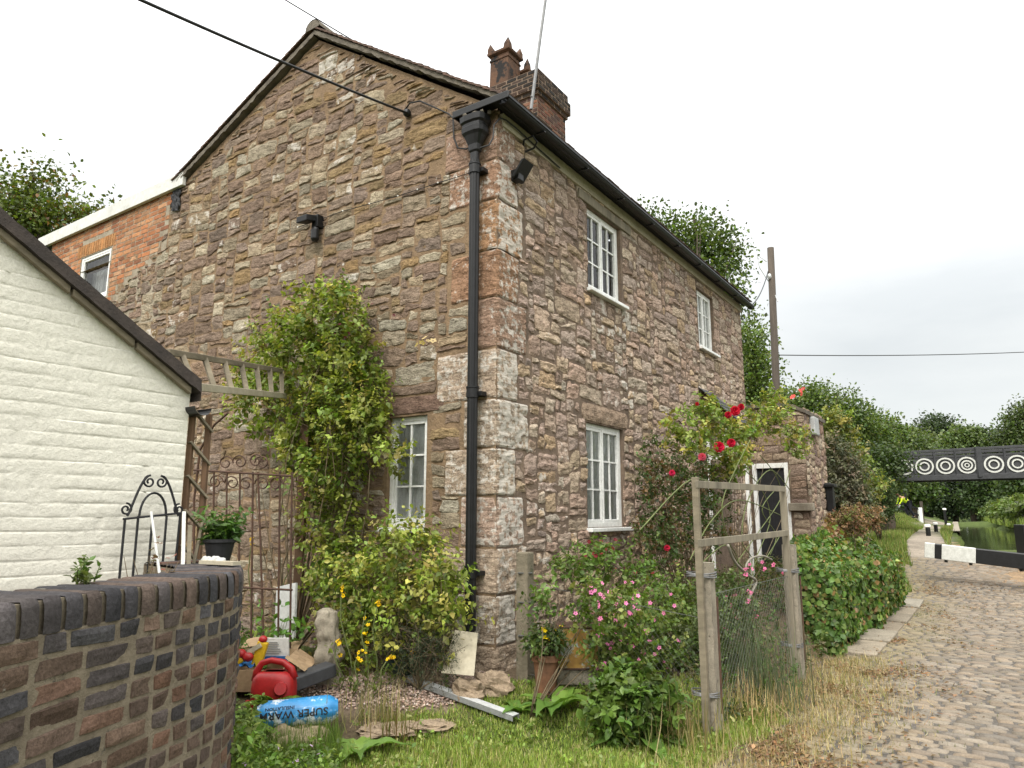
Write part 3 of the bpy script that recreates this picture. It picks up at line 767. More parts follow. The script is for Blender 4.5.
# ------------------------------------------------------------------ chimney
N0 = H(4.32, 2.21, 0); cw, cl = 1.14, .98
cc = CM(); rc = random.Random(8)
c_b = [(.15,.068,.046),(.12,.056,.042),(.17,.082,.052),(.10,.052,.04),(.07,.042,.036)]; c_d = [(.022,.019,.017),(.032,.026,.021),(.05,.033,.025),(.04,.03,.023)]
def face_fn(kind, off):
    if kind == 0: return lambda u, v, n: H(4.32-n-off, 2.21+u, v)
    if kind == 1: return lambda u, v, n: H(4.32+u, 2.21-n-off, v)
    if kind == 2: return lambda u, v, n: H(4.32+cl+n+off, 2.21+u, v)
    return lambda u, v, n: H(4.32+u, 2.21+cw+n+off, v)
core = MB(); zc = 6.8; row = 0
while zc < 9.22:
    top = zc > 8.78; off = 0
    if zc > 8.74: off = .035
    if zc > 8.82: off = .075
    if zc > 9.06: off = .04
    core.box(4.32-off, 4.32+cl+off, 2.21-off, 2.21+cw+off, zc-.002, zc+.078, lambda t, g, z: H(t, g, z))
    for kd, L in ((0, cw), (1, cl), (2, cl*0+cw), (3, cl)):
        fn = face_fn(kd, off); u = -off-(row % 2)*.112
        while u < L+off-.01:
            a, e = max(u, -off), min(u+.215, L+off)
            if e-a > .03:
                pc = c_d if (zc > 8.72 or rc.random() < .15) else c_b
                stone(cc, fn, a+.004, e-.004, zc+.004, zc+.07, .008, vary(rc.choice(pc), .8, 1.2, rc), -.08, rc, nu=4, nv=3, ew=.006, r=.04, rough=.003, jit=.003, do_warp=False, k=8)
            u += .226
    zc += .08; row += 1
core.grid(lambda a, b: H(4.32+lerp(-.02, cl+.02, a), 2.21+lerp(-.02, cw+.02, b), 9.21+.10*math.sin(math.pi*a)*math.sin(math.pi*b)), 8, 8)
ch = obj('chimney', core, M_FMO, cot); obj('chimney_bricks', cc, M_BRK, ch)
def pot(t, g, ht, s=1.0):
    m = MB(); P = lambda a, b, z: H(t+a*s, g+b*s, z)
    def ring(h0, h1, w0, w1):
        p = [P(i*w, j*w, 9.24+z) for z, w in ((h0, w0), (h1, w1)) for i, j in ((-1,-1),(1,-1),(1,1),(-1,1))]
        m.add(p, [(3,2,1,0),(4,5,6,7),(0,1,5,4),(1,2,6,5),(2,3,7,6),(3,0,4,7)])
    ring(0, ht, .205, .19); ring(ht-.10, ht-.06, .205, .205)
    ring(ht, ht+.03, .19, .235); ring(ht+.03, ht+.075, .235, .24)
    for i, j in ((-1,-1),(1,-1),(1,1),(-1,1)):
        for (x, y) in ((i*.17, j*.17),):
            p = [P(x-.06, y-.06, 9.24+ht+.074), P(x+.06, y-.06, 9.24+ht+.074), P(x+.06, y+.06, 9.24+ht+.074), P(x-.06, y+.06, 9.24+ht+.074),
                 P(x-.05+i*.01, y-.05+j*.01, 9.24+ht+.17), P(x+.05+i*.01, y-.05+j*.01, 9.24+ht+.17), P(x+.05+i*.01, y+.05+j*.01, 9.24+ht+.17), P(x-.05+i*.01, y+.05+j*.01, 9.24+ht+.17), P(x+i*.025, y+j*.025, 9.24+ht+.30)]
            m.add(p, [(0,1,5,4),(1,2,6,5),(2,3,7,6),(3,0,4,7),(4,5,8),(5,6,8),(6,7,8),(7,4,8)])
    return obj('chimney_pot', m, M_POTC, ch, bevel=.006)
pot(4.32+.34, 2.21+.92, .78, 1.05); pot(4.32+.74, 2.21+.74, .52, .9)
# aerial mast strapped to the stack
a0 = HF(531,104,2.15); b = MB(); top = HF(549,-25,2.15); b.tube([a0-Vector((0,0,.1)), a0.lerp(top, .5), top+(top-a0)*.3], .027, 8)
b.tube([a0+Vector((0,0,.15)), a0+Vector((.08,.1,.15))], .012, 6); obj('aerial_mast', b, M_RAIL, ch)

# ------------------------------------------------------------------ porch on the front
po = MB(); pt0, pt1 = 5.62, 6.02; zp = lambda g: 3.52+g*.98       # g is negative outwards
for k in range(7):
    g0 = -k*.105; g1 = g0-.14
    po.box(0, 1, 0, 1, 0, 1, lambda a, q, z: H(lerp(pt0-.12, pt1+.1, a), lerp(g0, g1, q), zp(lerp(g0, g1, q))+.02+.018*q+.012*z))
obj('porch_roof', po, M_SLT, cot)
po = MB()
for t in (pt0, pt1-.05):
    po.add([H(t,0,3.50), H(t,-.74,2.775), H(t,-.74,2.66), H(t,0,3.36), H(t+.05,0,3.50), H(t+.05,-.74,2.775), H(t+.05,-.74,2.66), H(t+.05,0,3.36)], [(0,1,2,3),(7,6,5,4),(0,4,5,1),(1,5,6,2),(2,6,7,3),(3,7,4,0)])
obj('porch_rafter', po, M_WODB, cot)
po = MB(); X3 = lambda a, b, c: H(a, b, c)
po.box(pt0+.02, pt0+.065, -.665, -.62, .5, 2.70, X3); po.box(pt0+.02, pt0+.065, -.62, -.05, 2.40, 2.45, X3); po.box(pt0+.02, pt0+.065, -.09, -.045, .5, 3.34, X3); po.box(pt0+.02, pt0+.065, -.38, -.34, 2.45, 3.02, X3)
obj('porch_frame', po, M_WHT, cot)
# ------------------------------------------------------------------ outhouse beyond the cottage
oh = thing('stone_outhouse', 'small flat-topped stone outhouse with a dark plank door beyond the cottage', 'outhouse', H(8.9, -.3, .6))
ro = random.Random(17); OT0, OG = 8.3, -.98; OTOP = 3.52
op_ = [(.33,.245,.19),(.30,.22,.17),(.37,.29,.215),(.40,.33,.25),(.27,.19,.155),(.34,.26,.185)]
fO = lambda u, v, n: H(OT0-n, -u, v)          # face towards the camera, u = -g
fR = lambda u, v, n: H(OT0+u, OG-n, v)        # face along the path
cm = CM(); bk = MB(); DO = (.05, .59, .70, 2.44)
otop = lambda u: OTOP+.06*math.sin(u*3)-(.10*max(0, (u-.75)/.23)**2 if u > .75 else 0)
for (a, b, c, d) in pack(-.9, .98, .3, OTOP, lambda u, v: not (DO[0]-.09 < u < DO[1]+.09 and v < DO[3]+.1) and v < otop(u)-.03, ro, wr=(3, 8), hr=(2, 5)):
    stone(cm, fO, a+.006, b-.006, c+.005, d-.005, ro.uniform(.012, .03), vary(ro.choice(op_), .85, 1.2, ro), ro.choice([-.2,-.05,.02]), ro, nu=8, nv=6, seed=4, chip=.02, jit=.012)
for (a, b, c, d) in pack(-.02, 1.72, .2, OTOP-.02, lambda u, v: True, ro, wr=(3, 7), hr=(3, 5)):
    stone(cm, fR, a+.006, b-.006, c+.005, d-.005, ro.uniform(.012, .03), vary(ro.choice(op_), .85, 1.25, ro), ro.choice([-.2,-.05,.02]), ro, nu=8, nv=6, seed=6, chip=.02, jit=.012)
backing(bk, fO, (-.98, .98), 3.3, otop, [DO], step=.12); backing(bk, fR, (0, 1.75), 3.44, None, [], step=.15)
bk.add([H(OT0+1.75, OG, -.1), H(OT0+1.75, .98, -.1), H(OT0+1.75, .98, 3.44), H(OT0+1.75, OG, 3.44)], [(0,1,2,3)])
bk.add([H(OT0, .98, -.1), H(OT0+1.75, .98, -.1), H(OT0+1.75, .98, 3.44), H(OT0, .98, 3.44)], [(0,1,2,3)])
w = obj('outhouse_wall', bk, M_FMO, oh, smooth=True); obj('stonework', cm, M_FST, w)
b = MB(); b.grid(lambda s, q: H(OT0+lerp(-.04, 1.78, q), lerp(OG-.04, .98, s), OTOP+.02+.06*math.sin(s*4)-.10*max(0, 1-s/.15)+.02*nz(s*9, q*9)), 16, 16)
b.grid(lambda s, q: H(OT0-.04, lerp(OG-.04, .98, s), OTOP+.02+.06*math.sin(s*4)-.10*max(0, 1-s/.15)-.07*q), 16, 1)
b.grid(lambda s, q: H(OT0+lerp(-.04, 1.78, s), OG-.04, OTOP-.08-.07*q), 16, 1)
obj('coping', b, M_VRG, oh, smooth=True)
b = MB()
for k in range(4):
    u = lerp(DO[0]+.03, DO[1]-.03, k/4); b.box(u, u+.122, DO[2]+.02, DO[3]-.05, -.07, -.035+.003*(k % 2), fO)
door = obj('door', b, M_BLKM, oh, bevel=.004)
b = MB(); b.tube([fO(DO[1]-.07, 1.5, -.035), fO(DO[1]-.07, 1.5, .02)], .018, 8); b.box(DO[1]-.10, DO[1]-.045, 1.42, 1.58, -.035, -.025, fO); obj('handle', b, M_GRYP, door)
b = MB(); b.box(DO[0]-.05, DO[0]+.02, DO[2], DO[3]+.05, -.06, .018, fO); b.box(DO[1]-.02, DO[1]+.05, DO[2], DO[3]+.05, -.06, .018, fO); b.box(DO[0]+.02, DO[1]-.02, DO[3]-.04, DO[3]+.05, -.06, .016, fO)
obj('door_frame', b, M_WHT, oh, bevel=.004)
b = MB(); b.box(.62, 1.05, 1.62, 1.76, -.02, .10, fO); obj('stone_ledge', b, M_FLAG, oh, bevel=.015)
b = MB(); b.box(.42, .80, 3.02, 3.36, .0, .10, fR); obj('meter_box', b, M_GRYP, oh, bevel=.02)
b = MB(); b.box(1.30, 1.48, 1.62, 2.1, .03, .16, fR); b.tube([fR(1.4, 2.14, 0), fR(1.4, 2.14, .12)], .03, 8); b.box(1.24, 1.54, 2.08, 2.14, .0, .2, fR); obj('letter_box', b, M_BLK, oh, bevel=.01)
b = MB(); b.box(1.52, 1.56, 1.62, 1.9, .03, .12, fR); obj('notice_plate', b, M_WHT, oh)

# ------------------------------------------------------------------ white painted outbuilding on the left
K = (-1.93, 4.2); wl = 3.4
fW = lambda u, v, n: Vector((K[0]-u*D[0]+n*-G[0], K[1]-u*D[1]+n*-G[1], v))     # u runs back towards the camera
pb = thing('painted_outbuilding', 'white-painted brick outbuilding with a steep dark felted verge', 'shed', fW(0, 0, 0))
rw = random.Random(41); cm = CM(); EW = 2.27; slope_w = .60
wt = lambda u: EW+.02+u*slope_w if u < 2.4 else EW+.02+2.4*slope_w
bk = CM(); CH = .0705; zs = []; z = .2
while z < 3.75:
    zs += [(z, -1), (z+.004, 0), (z+.010, 1), (z+.026, 2), (z+.042, 2), (z+.058, 1), (z+CH-.005, 0)]; z += CH
us = np.linspace(0, wl, 230); vs = []; w = len(us)
for j, (z, kind) in enumerate(zs):
    row = j//7
    for u in us:
        zj = z+.006*nz(u*3, row*7.3)+.003*nz(u*11, row*3.1); zc = min(zj, wt(u))
        L = .225; k = ((u+.113*(row % 2)+.03*nz(row*9.1, 1))/L) % 1.0; vj = min(k, 1-k)*L
        bo = .0022*nz(math.floor((u+.113*(row % 2))/L)*7.7, row*5.3)
        n = (bo*.7+.0016*nz(u*18, zj*26)+.0022*nz(u*7, zj*9, 3)) if kind > 0 else (-.001 if kind == 0 else -.0034*max(0, .35+1.5*nz(u*3, row*2.7, 5))-.001)
        if vj < .008 and nz(row*3.3, math.floor(u/L)*2.9) > -.3: n -= .0028
        vs.append(fW(u, zc, n))
bk.addc(vs, [(j*w+i, j*w+i+1, (j+1)*w+i+1, (j+1)*w+i) for j in range(len(zs)-1) for i in range(w-1)], (.70,.675,.59), -.3)
bk.addc([fW(0,0,0), fW(0,0,-3), fW(0,2.29,-3), fW(0,2.29,0)], [(0,1,2,3)], (.70,.675,.59), -.3)
obj('painted_wall', bk, M_WBR, pb, smooth=True)
b = MB()
u0, u1 = -.03, 2.4
def vg(s, q, n0, n1, o0, o1): return fW(lerp(u0, u1, s), EW+.02+lerp(u0, u1, s)*slope_w+lerp(o0, o1, q)+.006*nz(s*40, q*5), lerp(n0, n1, q))
b.grid(lambda s, q: vg(s, q, .07, .06, -.005, .075), 60, 4); b.grid(lambda s, q: vg(s, q, .06, -3.0, .075, .09), 60, 20); b.grid(lambda s, q: vg(s, q, .07, .0, -.005, -.01), 60, 2)
b.add([fW(u0, EW-.05, .07), fW(u0, EW+.035, .06), fW(u0, EW+.04, -3), fW(u0, EW-.06, -3)], [(0,1,2,3)])
obj('felt_roof', b, M_FELT, pb, smooth=True)
b = MB()
for k in range(7):
    uu = u0+.05+k*.36; n1_ = uu+.345
    p = [fW(x, EW+.02+x*slope_w+o, n) for x in (uu, n1_) for o in (-.045, -.006) for n in (.010, .045)]
    b.add(p, [(0,1,3,2),(4,6,7,5),(0,4,5,1),(2,3,7,6),(0,2,6,4),(1,5,7,3)])
obj('bargeboard', b, M_WODH, pb, bevel=.004)
b = MB(); b.grid(lambda a, q: fW(-.03-.055*math.cos(math.pi*a), EW-.09-.05*math.sin(math.pi*a), lerp(.10, -3, q)), 10, 2); obj('gutter', b, M_BLK, pb)

# ------------------------------------------------------------------ curved blue-brick wall
cp = [(-1.60,.7),(-1.56,1.3),(-1.50,1.8),(-1.47,2.1),(-1.43,2.4),(-1.375,2.65),(-1.32,2.87),(-1.275,3.12),(-1.27,3.35),(-1.32,3.58),(-1.42,3.82),(-1.60,4.04),(-1.82,4.22)]
def catmull(p, m=12):
    o = []
    for i in range(len(p)-1):
        a = p[max(i-1, 0)]; b = p[i]; c = p[i+1]; d = p[min(i+2, len(p)-1)]
        for k in range(m):
            t = k/m; o.append(tuple(.5*(2*b[j]+(c[j]-a[j])*t+(2*a[j]-5*b[j]+4*c[j]-d[j])*t*t+(3*b[j]-a[j]-3*c[j]+d[j])*t**3) for j in range(len(b))))
    o.append(tuple(p[-1])); return o
cl_ = catmull(cp); cs = [0]
for a, b in zip(cl_, cl_[1:]): cs.append(cs[-1]+math.dist(a, b))
CLN = cs[-1]
def cpos(s):
    s = min(max(s, 0), CLN-1e-6); lo = 0
    while cs[lo+1] < s: lo += 1
    k = (s-cs[lo])/(cs[lo+1]-cs[lo]); a, b = cl_[lo], cl_[lo+1]
    p = (lerp(a[0], b[0], k), lerp(a[1], b[1], k)); dx, dy = b[0]-a[0], b[1]-a[1]; L = math.hypot(dx, dy)
    return p, (dy/L, -dx/L)
def fC(u, v, n):
    p, q = cpos(u); return Vector((p[0]+q[0]*n, p[1]+q[1]*n, v))
cw_ = thing('curved_brick_wall', 'low curved wall of blue and brown engineering brick in the foreground', 'wall', fC(CLN*.6, 0, 0))
rk = random.Random(14); cm = CM(); WT = 1.300
k_blue = [(.050,.047,.050),(.065,.060,.062),(.085,.072,.070),(.045,.042,.045)]; k_brn = [(.115,.078,.060),(.10,.070,.056),(.13,.088,.065),(.085,.064,.054),(.14,.082,.058)]
z = WT-.115-.068; row = 0
while z > -.1:
    u = .1-(row % 2)*.115-rk.uniform(0, .03)
    while u < CLN:
        tight = 2.0 < u < CLN
        L = .098 if (tight or rk.random() < .12) else .205
        if u > .0:
            pblue = .75 if row < 3 else .18
            if u < 1.5: pblue = .5
            col = rk.choice(k_blue if rk.random() < pblue else k_brn)
            stone(cm, fC, u+.004, u+L-.004, z+.004, z+.064, rk.uniform(.007, .011), vary(col, .75, 1.25, rk), rk.choice([-.2,-.1,0,.05]), rk, nu=8 if L > .15 else 6, nv=5, ew=.005, r=.05, rough=.005, jit=.006, do_warp=False, k=8, sink=.006, chip=.0022)
        u += L+.010
    z -= .0715; row += 1
bk = MB(); bk.grid(lambda a, b: fC(a*CLN, lerp(-.1, WT-.11, b), .002+.0025*nz(a*CLN*30, b*40)), 160, 40); bk.grid(lambda a, b: fC(a*CLN, lerp(-.1, WT-.02, b), -.30), 80, 2); bk.grid(lambda a, b: fC(a*CLN, WT-.012, lerp(-.012, -.29, b)), 120, 2); bk.grid(lambda a, b: fC(CLN, lerp(-.1, WT-.012, a), lerp(0, -.3, b)), 4, 2)
bk.grid(lambda a, b: fC(a*CLN, lerp(WT-.115, WT-.012, b), -.012), 120, 2)
w = obj('wall_core', bk, M_MOR2, cw_, smooth=False); obj('brickwork', cm, M_BRK, w)
cm = CM(); u = .05
while u < CLN-.04:
    L = rk.uniform(.068, .08); col = rk.choice(k_blue if (rk.random() < .75 and u > 1.3) else k_brn+[(.165,.078,.055)])
    col = vary(col, .8, 1.2, rk); h = rk.uniform(-.002, .003); m = 10; vs = []
    for j in range(m+1):
        q = j/m*.43      # up the face .11 then back over the top .30
        for i in range(5):
            a = i/4; e = max(0, 1-min(a, 1-a)/.10)**2*.006; uu = u+.004+a*(L-.008); fr = .004*nz(uu*30, q*30, 3)
            rr = .012
            if q < .11: n, v = .008-e, WT-.113+q
            else: n, v = .008-(q-.11), WT-.003-e+h+fr
            if abs(q-.11) < .03 and q < .11: n -= .004
            vs.append(fC(uu, v, n+fr*.6))
    cm.addc(vs, [(j*5+i, j*5+i+1, (j+1)*5+i+1, (j+1)*5+i) for j in range(m) for i in range(4)], col, -.15)
    u += L+.011
obj('coping', cm, M_BRK, cw_, smooth=True)

# ------------------------------------------------------------------ ground: one sheet to the horizon
def axis(lo, hi, st, far):
    a = list(np.arange(lo, hi+1e-6, st)); s = st; x = hi
    while x < far: s *= 1.13; x += s; a.append(x)
    s = st; x = lo; pre = []
    while x > -far: s *= 1.13; x -= s; pre.append(x)
    return pre[::-1]+a
XS = axis(-4.5, 11.0, .13, 700); YS = axis(2.5, 24.0, .13, 700)
COB_EDGE = [(.95,4.0),(1.30,4.8),(1.95,5.5),(2.55,6.4),(3.05,7.4),(3.55,8.2),(4.15,8.75),(6.9,12.95),(8.3,15.6),(9.0,17.5)]
def cob_x(y):
    e = COB_EDGE
    if y <= e[0][1]: return e[0][0]+(y-e[0][1])*.5
    for (xa, ya), (xb, yb) in zip(e, e[1:]):
        if y <= yb: return lerp(xa, xb, (y-ya)/(yb-ya))
    return e[-1][0]+(y-17.5)*.55
GPOLY_C = [(-1.0,6.25,.85,.62),(-.55,6.30,.55,.38),(-.9,6.9,.9,.5)]
def in_gravel(x, y):
    return max(1-((x-a)/c)**2-((y-b)/d)**2 for a, b, c, d in GPOLY_C)+.25*nz(x*3, y*3, 8)
def gcol(x, y):
    t, g = TG(x, y); n = nz(x*1.3, y*1.3)+.5*nz(x*4, y*4)
    grass = (.060,.085,.020); dirt = (.105,.078,.050); hay = (.30,.215,.11); grav = (.27,.205,.165); cob = (.115,.104,.092)
    c = grass
    if 4 < y < 24 and x > cob_x(y)-.35:
        k = sm((x-cob_x(y)+.35)/.5+n*.25); c = tuple(lerp(a, b, k) for a, b in zip((.13,.095,.05), cob))
        if y > 14.5 and x > path_x(y)+.3 and y < 20: c = tuple(lerp(a, b, .75*sm(.6+n)) for a, b in zip(c, (.25,.165,.09)))
        if y > 15.5 and x > path_x(y)+2.2+n*.3 or y > 17.5 and x > path_x(y)+.8+n*.4: c = (.075,.10,.025)
    elif t > -.3 and -2 < g < .6 and t < 9: c = dirt
    elif in_gravel(x, y) > 0: c = tuple(lerp(a, b, .6) for a, b in zip(grav, dirt))
    elif y < 7.5 and x < -.3 and t < 0: c = tuple(lerp(a, b, sm(.5+n)) for a, b in zip(dirt, (.07,.075,.025)))
    if y > 14 and x < path_x(y)-(.72 if y < 16.5 else .5)+.12*n: c = grass
    if y > 17.2 and abs(x-path_x(y)) < .55+.10*n: c = (.24,.205,.165)
    return tuple(v*(1+.25*n) for v in c)
vs = [(x, y, gz(x, y)-.012+(.003 if x > cob_x(y) else .008)*nz(x*5, y*5)*(y < 30)) for y in YS for x in XS]; w = len(XS)
gm = CM(); gm.add(vs, [(j*w+i, j*w+i+1, (j+1)*w+i+1, (j+1)*w+i) for j in range(len(YS)-1) for i in range(w-1)])
gm.c = [(*gcol(x, y), 0) for x, y, z in vs]
struct(obj('ground', gm, M_GND, None, smooth=True))
# cobbled path: every sett its own rounded top, rows across the slope
cm = CM(); rp = random.Random(6)
c_set = [(.19,.155,.115),(.18,.147,.11),(.205,.168,.127),(.17,.14,.106),(.185,.154,.122),(.16,.133,.105)]
t = -3.6; row = 0
while t < 14.6:
    dt = .094+rp.uniform(-.007, .007); g = -1.2-rp.uniform(0, .15)
    while g > -8.6:
        L = rp.choice([.12,.14,.16,.17,.19,.20,.23])
        x, y = H(t+dt/2, g-L/2)[:2]; wv = .06*nz(x*.35, y*.35, 3)+.006*nz(x*2, y*2, 3)
        x, y = H(t+dt/2+wv, g-L/2)[:2]
        if x > cob_x(y)+.1*nz(x*2, y*2, 6)-.02 and y > 3.4 and x < .80*y+1.2 and y < 18 and not (y > 14 and (x > path_x(y)+1.7+.4*nz(x, y) or y > 14 and x < path_x(y)-.85+.25*nz(x, y))) and rp.random() > .015:
            z0 = gz(x, y); nn = nz(x*.8, y*.8, 2); edge = sm((x-cob_x(y))/1.3)
            col = vary(rp.choice(c_set), .8, 1.22, rp)
            if edge < 1: col = tuple(lerp(a, b, (1-edge)*.6) for a, b in zip(col, (.20,.165,.085)))
            hh = rp.uniform(.006, .012)*(.45+.55*edge); tl = (rp.uniform(-.004, .004), rp.uniform(-.003, .003)); m = 5; vs = []
            hl, hd = L/2-.0075, dt/2-.008; ro_ = rp.uniform(-.035, .035); sk = rp.uniform(-.008, .008)
            for j in range(m+1):
                b = (-1,-.86,-.4,.4,.86,1)[j]
                for i in range(m+1):
                    a = (-1,-.92,-.4,.4,.92,1)[i]
                    aa = a*math.sqrt(1-.10*b*b); bb = b*math.sqrt(1-.10*a*a); e = max(abs(a), abs(b))
                    q = H(t+dt/2+wv+bb*hd+aa*hl*ro_, g-L/2+aa*hl+bb*sk)
                    vs.append((q.x, q.y, z0-.008+(hh*(1-e**3)+.004*nz(q.x*40, q.y*40) if e < .99 else -.012)+tl[0]*a+tl[1]*b+.001))
            cm.addc(vs, [(j*(m+1)+i, j*(m+1)+i+1, (j+1)*(m+1)+i+1, (j+1)*(m+1)+i) for j in range(m) for i in range(m)], col, 0)
        g -= L+.006
    t += dt+.002; row += 1
struct(obj('cobbled_path', cm, M_COB, None, smooth=True))
# flagstones at the hedge foot
fl_edge = [(3.30,8.55),(4.45,10.2),(5.35,11.45),(6.35,12.9)]
b = CM()
t0, t1 = 1.9, 8.6
tt = [.95+k*1.0 for k in range(8)]
for k in range(6):
    a, e = 3.85+k*.98+.03*(k % 2), 3.85+k*.98+.93
    z = [gz(*H(q, -2.35)[:2])+(.0,.012,-.006,.008,-.004,.01)[k] for q in (a, e)]
    b.add([H(a, -2.02, z[0]+.03), H(e, -2.02, z[1]+.03), H(e, -2.46-.02*(k % 2), z[1]+.022), H(a, -2.46-.02*(k % 2), z[0]+.022), H(a, -2.02, z[0]-.1), H(e, -2.02, z[1]-.1), H(e, -2.46-.02*(k % 2), z[1]-.1), H(a, -2.46-.02*(k % 2), z[0]-.1)], [(0,1,2,3),(7,6,5,4),(0,4,5,1),(1,5,6,2),(2,6,7,3),(3,7,4,0)]); b.paint(vary((.235,.205,.16), .8, 1.2, rp), 0)
struct(obj('pavement', b, M_FLAGC, None, bevel=.012))
# canal
b = MB(); b.add([(canal_x(18.5)-.1, 18.3, .60), (canal_x(18.5)+8, 18.3, .60), (canal_x(112)+7, 112, .60), (canal_x(112)-.6, 112, .60)], [(0,1,2,3)])
struct(obj('canal_water', b, M_WAT, None))
b = MB()
for k in range(7):
    y = 30+k*6; b.add([(canal_x(y+q*5.9)-s, y+q*5.9, z) for q in (0,1) for s, z in ((.45,.895),(-.02,.895),(-.02,.3))], [(0,1,4,3),(1,2,5,4)])
struct(obj('canal_edging', b, M_FLAG, None))
# gravel
cm = CM(); n = 0; pc = [(.33,.235,.19),(.27,.19,.155),(.38,.29,.24),(.24,.18,.155),(.42,.35,.30),(.30,.20,.155)]
oct_f = [(0,2,4),(2,1,4),(1,3,4),(3,0,4),(2,0,5),(1,2,5),(3,1,5),(0,3,5)]
while n < 9000:
    x, y = rp.uniform(-2.2, .7), rp.uniform(5.3, 7.7)
    if in_gravel(x, y) < rp.uniform(0, .5): continue
    s = rp.uniform(.006, .015); a = rp.uniform(0, 3.14); z = gz(x, y)+s*.2; ca, sa = math.cos(a)*s, math.sin(a)*s; f = rp.uniform(.6, 1)
    p = [(x+ca, y+sa, z), (x-ca, y-sa, z), (x-sa*f, y+ca*f, z+s*.15), (x+sa*f, y-ca*f, z), (x+rp.uniform(-.3,.3)*s, y, z+s*rp.uniform(.5, .9)), (x, y, z-s*.5)]
    cm.addc(p, oct_f, vary(rp.choice(pc), .75, 1.25, rp), 0); n += 1
tag(obj('gravel', cm, M_GRV, None), kind='stuff')

# ------------------------------------------------------------------ lock furniture, bridge, far things
lb = thing('lock_beam', 'black and white painted lock balance beam reaching over the cobbles', 'lock beam', (8.6, 14.95, .3))
p0 = Vector((8.50, 15.0, .845)); p1 = Vector((12.9, 12.26, .29))
dr = (p1-p0).normalized()
q = lambda s: p0+dr*s
b = MB(); b.bar(q(.18), q(.30), .30, .292); b.bar(q(.88), q(5.0), .29, .282, taper=1.2); obj('beam', b, M_BLK, lb, bevel=.012)
b = MB(); b.bar(q(0), q(.18), .305, .298); b.bar(q(.30), q(.88), .302, .294); obj('white_end', b, M_OLDW, lb, bevel=.012)
b = MB()
for s in (.36, .78, 1.6): b.tube([q(s)-Vector((0,0,.13)), q(s)-Vector((0,0,.20))], .03, 6)
obj('beam_bolt', b, M_BLK, lb)
gx = MB(); gx.bar((11.35, 16.0, .2), (11.35, 16.0, 1.34), .34, .30); gp_ = thing('lock_gate_post', 'black timber lock gate post with a white painted side by the canal', 'post', (11.4, 16, .2))
obj('post', gx, M_BLK, gp_, bevel=.015); gx = MB(); gx.bar((11.66, 16.0, .2), (11.66, 16.0, 1.32), .26, .28); gx.bar((11.8, 15.98, .3), (14.6, 15.2, .3), .28, .5); obj('white_board', gx, M_WHT, gp_, bevel=.01)
for i, (px, py, Y, h, lab) in enumerate(((928.5, 535, 25, .25, 'short black bollard with white cap nearest the lock beam'), (936, 529.5, 31, .25, 'short black bollard with white cap at the end of the grassy bank'), (949, 527, 40, .1, 'lowest white-capped stub on the stone canal edge'), (946, 524, 42, .95, 'tall slim black post with white top beside the towpath'))):
    p = at(px, py, Y); z = gz(p.x, p.y); o = thing('bollard', lab, 'bollard', (p.x, p.y, z), 'bollards along the towpath'); m = MB(); H_ = h+.05
    m.lathe([(.075,-.1),(.075,H_-.05),(.06,H_)], (p.x, p.y, z), 12); obj('post', m, M_BLK, o); m = MB(); m.lathe([(.07,H_-.02),(.10,H_),(.10,H_+.06),(.06,H_+.09)], (p.x, p.y, z), 12); obj('cap', m, M_WHT, o)
# footbridge
bs = Vector((15.4, 28.3, 0)); bd = Vector((.85, -.53, 0)); bn = Vector((.53, .85, 0))
P = lambda s, z, n=0: bs+bd*s+bn*n+Vector((0,0,z))
br = thing('footbridge', 'dark grey timber footbridge with white ring decorations over the canal', 'bridge', P(0, 2.9))
for n in (0, 1.6):
    m = MB(); m.bar(P(-.5, 2.96, n), P(9, 3.0, n), .16, .2); obj('bottom_beam', m, M_DGRY, br, bevel=.01)
    m = MB(); m.bar(P(-.5, 3.97, n), P(9, 4.12, n), .12, .10); obj('handrail', m, M_DGRY, br, bevel=.01)
    if n == 0:
        for s in (-.2, 2.64, 5.55, 8.0):
            m = MB(); m.bar(P(s, 2.95, n-.05), P(s, 4.08, n-.05), .22 if s == 2.64 else .12, .12); obj('bridge_post', m, M_DGRY, br, bevel=.01)
    m = MB(); m.bar(P(-.5, 3.76, n), P(9, 3.82, n), .06, .08); obj('mid_rail', m, M_DGRY, br)
m = MB(); m.box(-.5, 9, 0, 1.6, 3.06, 3.12, lambda s, n, z: P(s, z, n)); obj('deck', m, M_WOD, br)
m = MB(); m.box(-.5, 9, -.01, .03, 3.02, 3.76, lambda s, n, z: P(s, z+.003*s, n)); pn = obj('panel', m, M_DGRY, br)
rs_ = [.15,.84,1.54,2.24,3.09,3.81,4.5,5.2,5.9]
for k, s in enumerate(rs_):
    m = MB()
    for ri, ro2 in ((.255,.315),(.125,.175)) if k != 3 else ((.255,.315),(.14,.19),(.05,.085)):
        vs = []; nn = 36
        for a in range(nn):
            th = 2*math.pi*a/nn
            for r in (ri, ro2):
                for dn in (-.014, -.06): vs.append(P(s+math.cos(th)*r, 3.41+math.sin(th)*r, dn))
        m.add(vs, [f for a in range(nn) for f in ((a*4+1, a*4+3, (a+1)%nn*4+3, (a+1)%nn*4+1), (a*4+0, a*4+1, (a+1)%nn*4+1, (a+1)%nn*4+0), (a*4+2, (a+1)%nn*4+2, (a+1)%nn*4+3, a*4+3))])
    obj('ring', m, M_OLDW, pn)
    if k % 1 == 0:
        m = MB(); sx = (s+rs_[k+1])/2 if k+1 < len(rs_) else s+.5; m.bar(P(sx, 3.05, -.03), P(sx, 3.98, -.03), .07, .06); obj('baluster', m, M_DGRY, br)
m = MB(); m.box(-1.6, -.48, -.3, 1.9, .2, 3.1, lambda s, n, z: P(s, z, n)); obj('abutment', m, M_FMO, br)
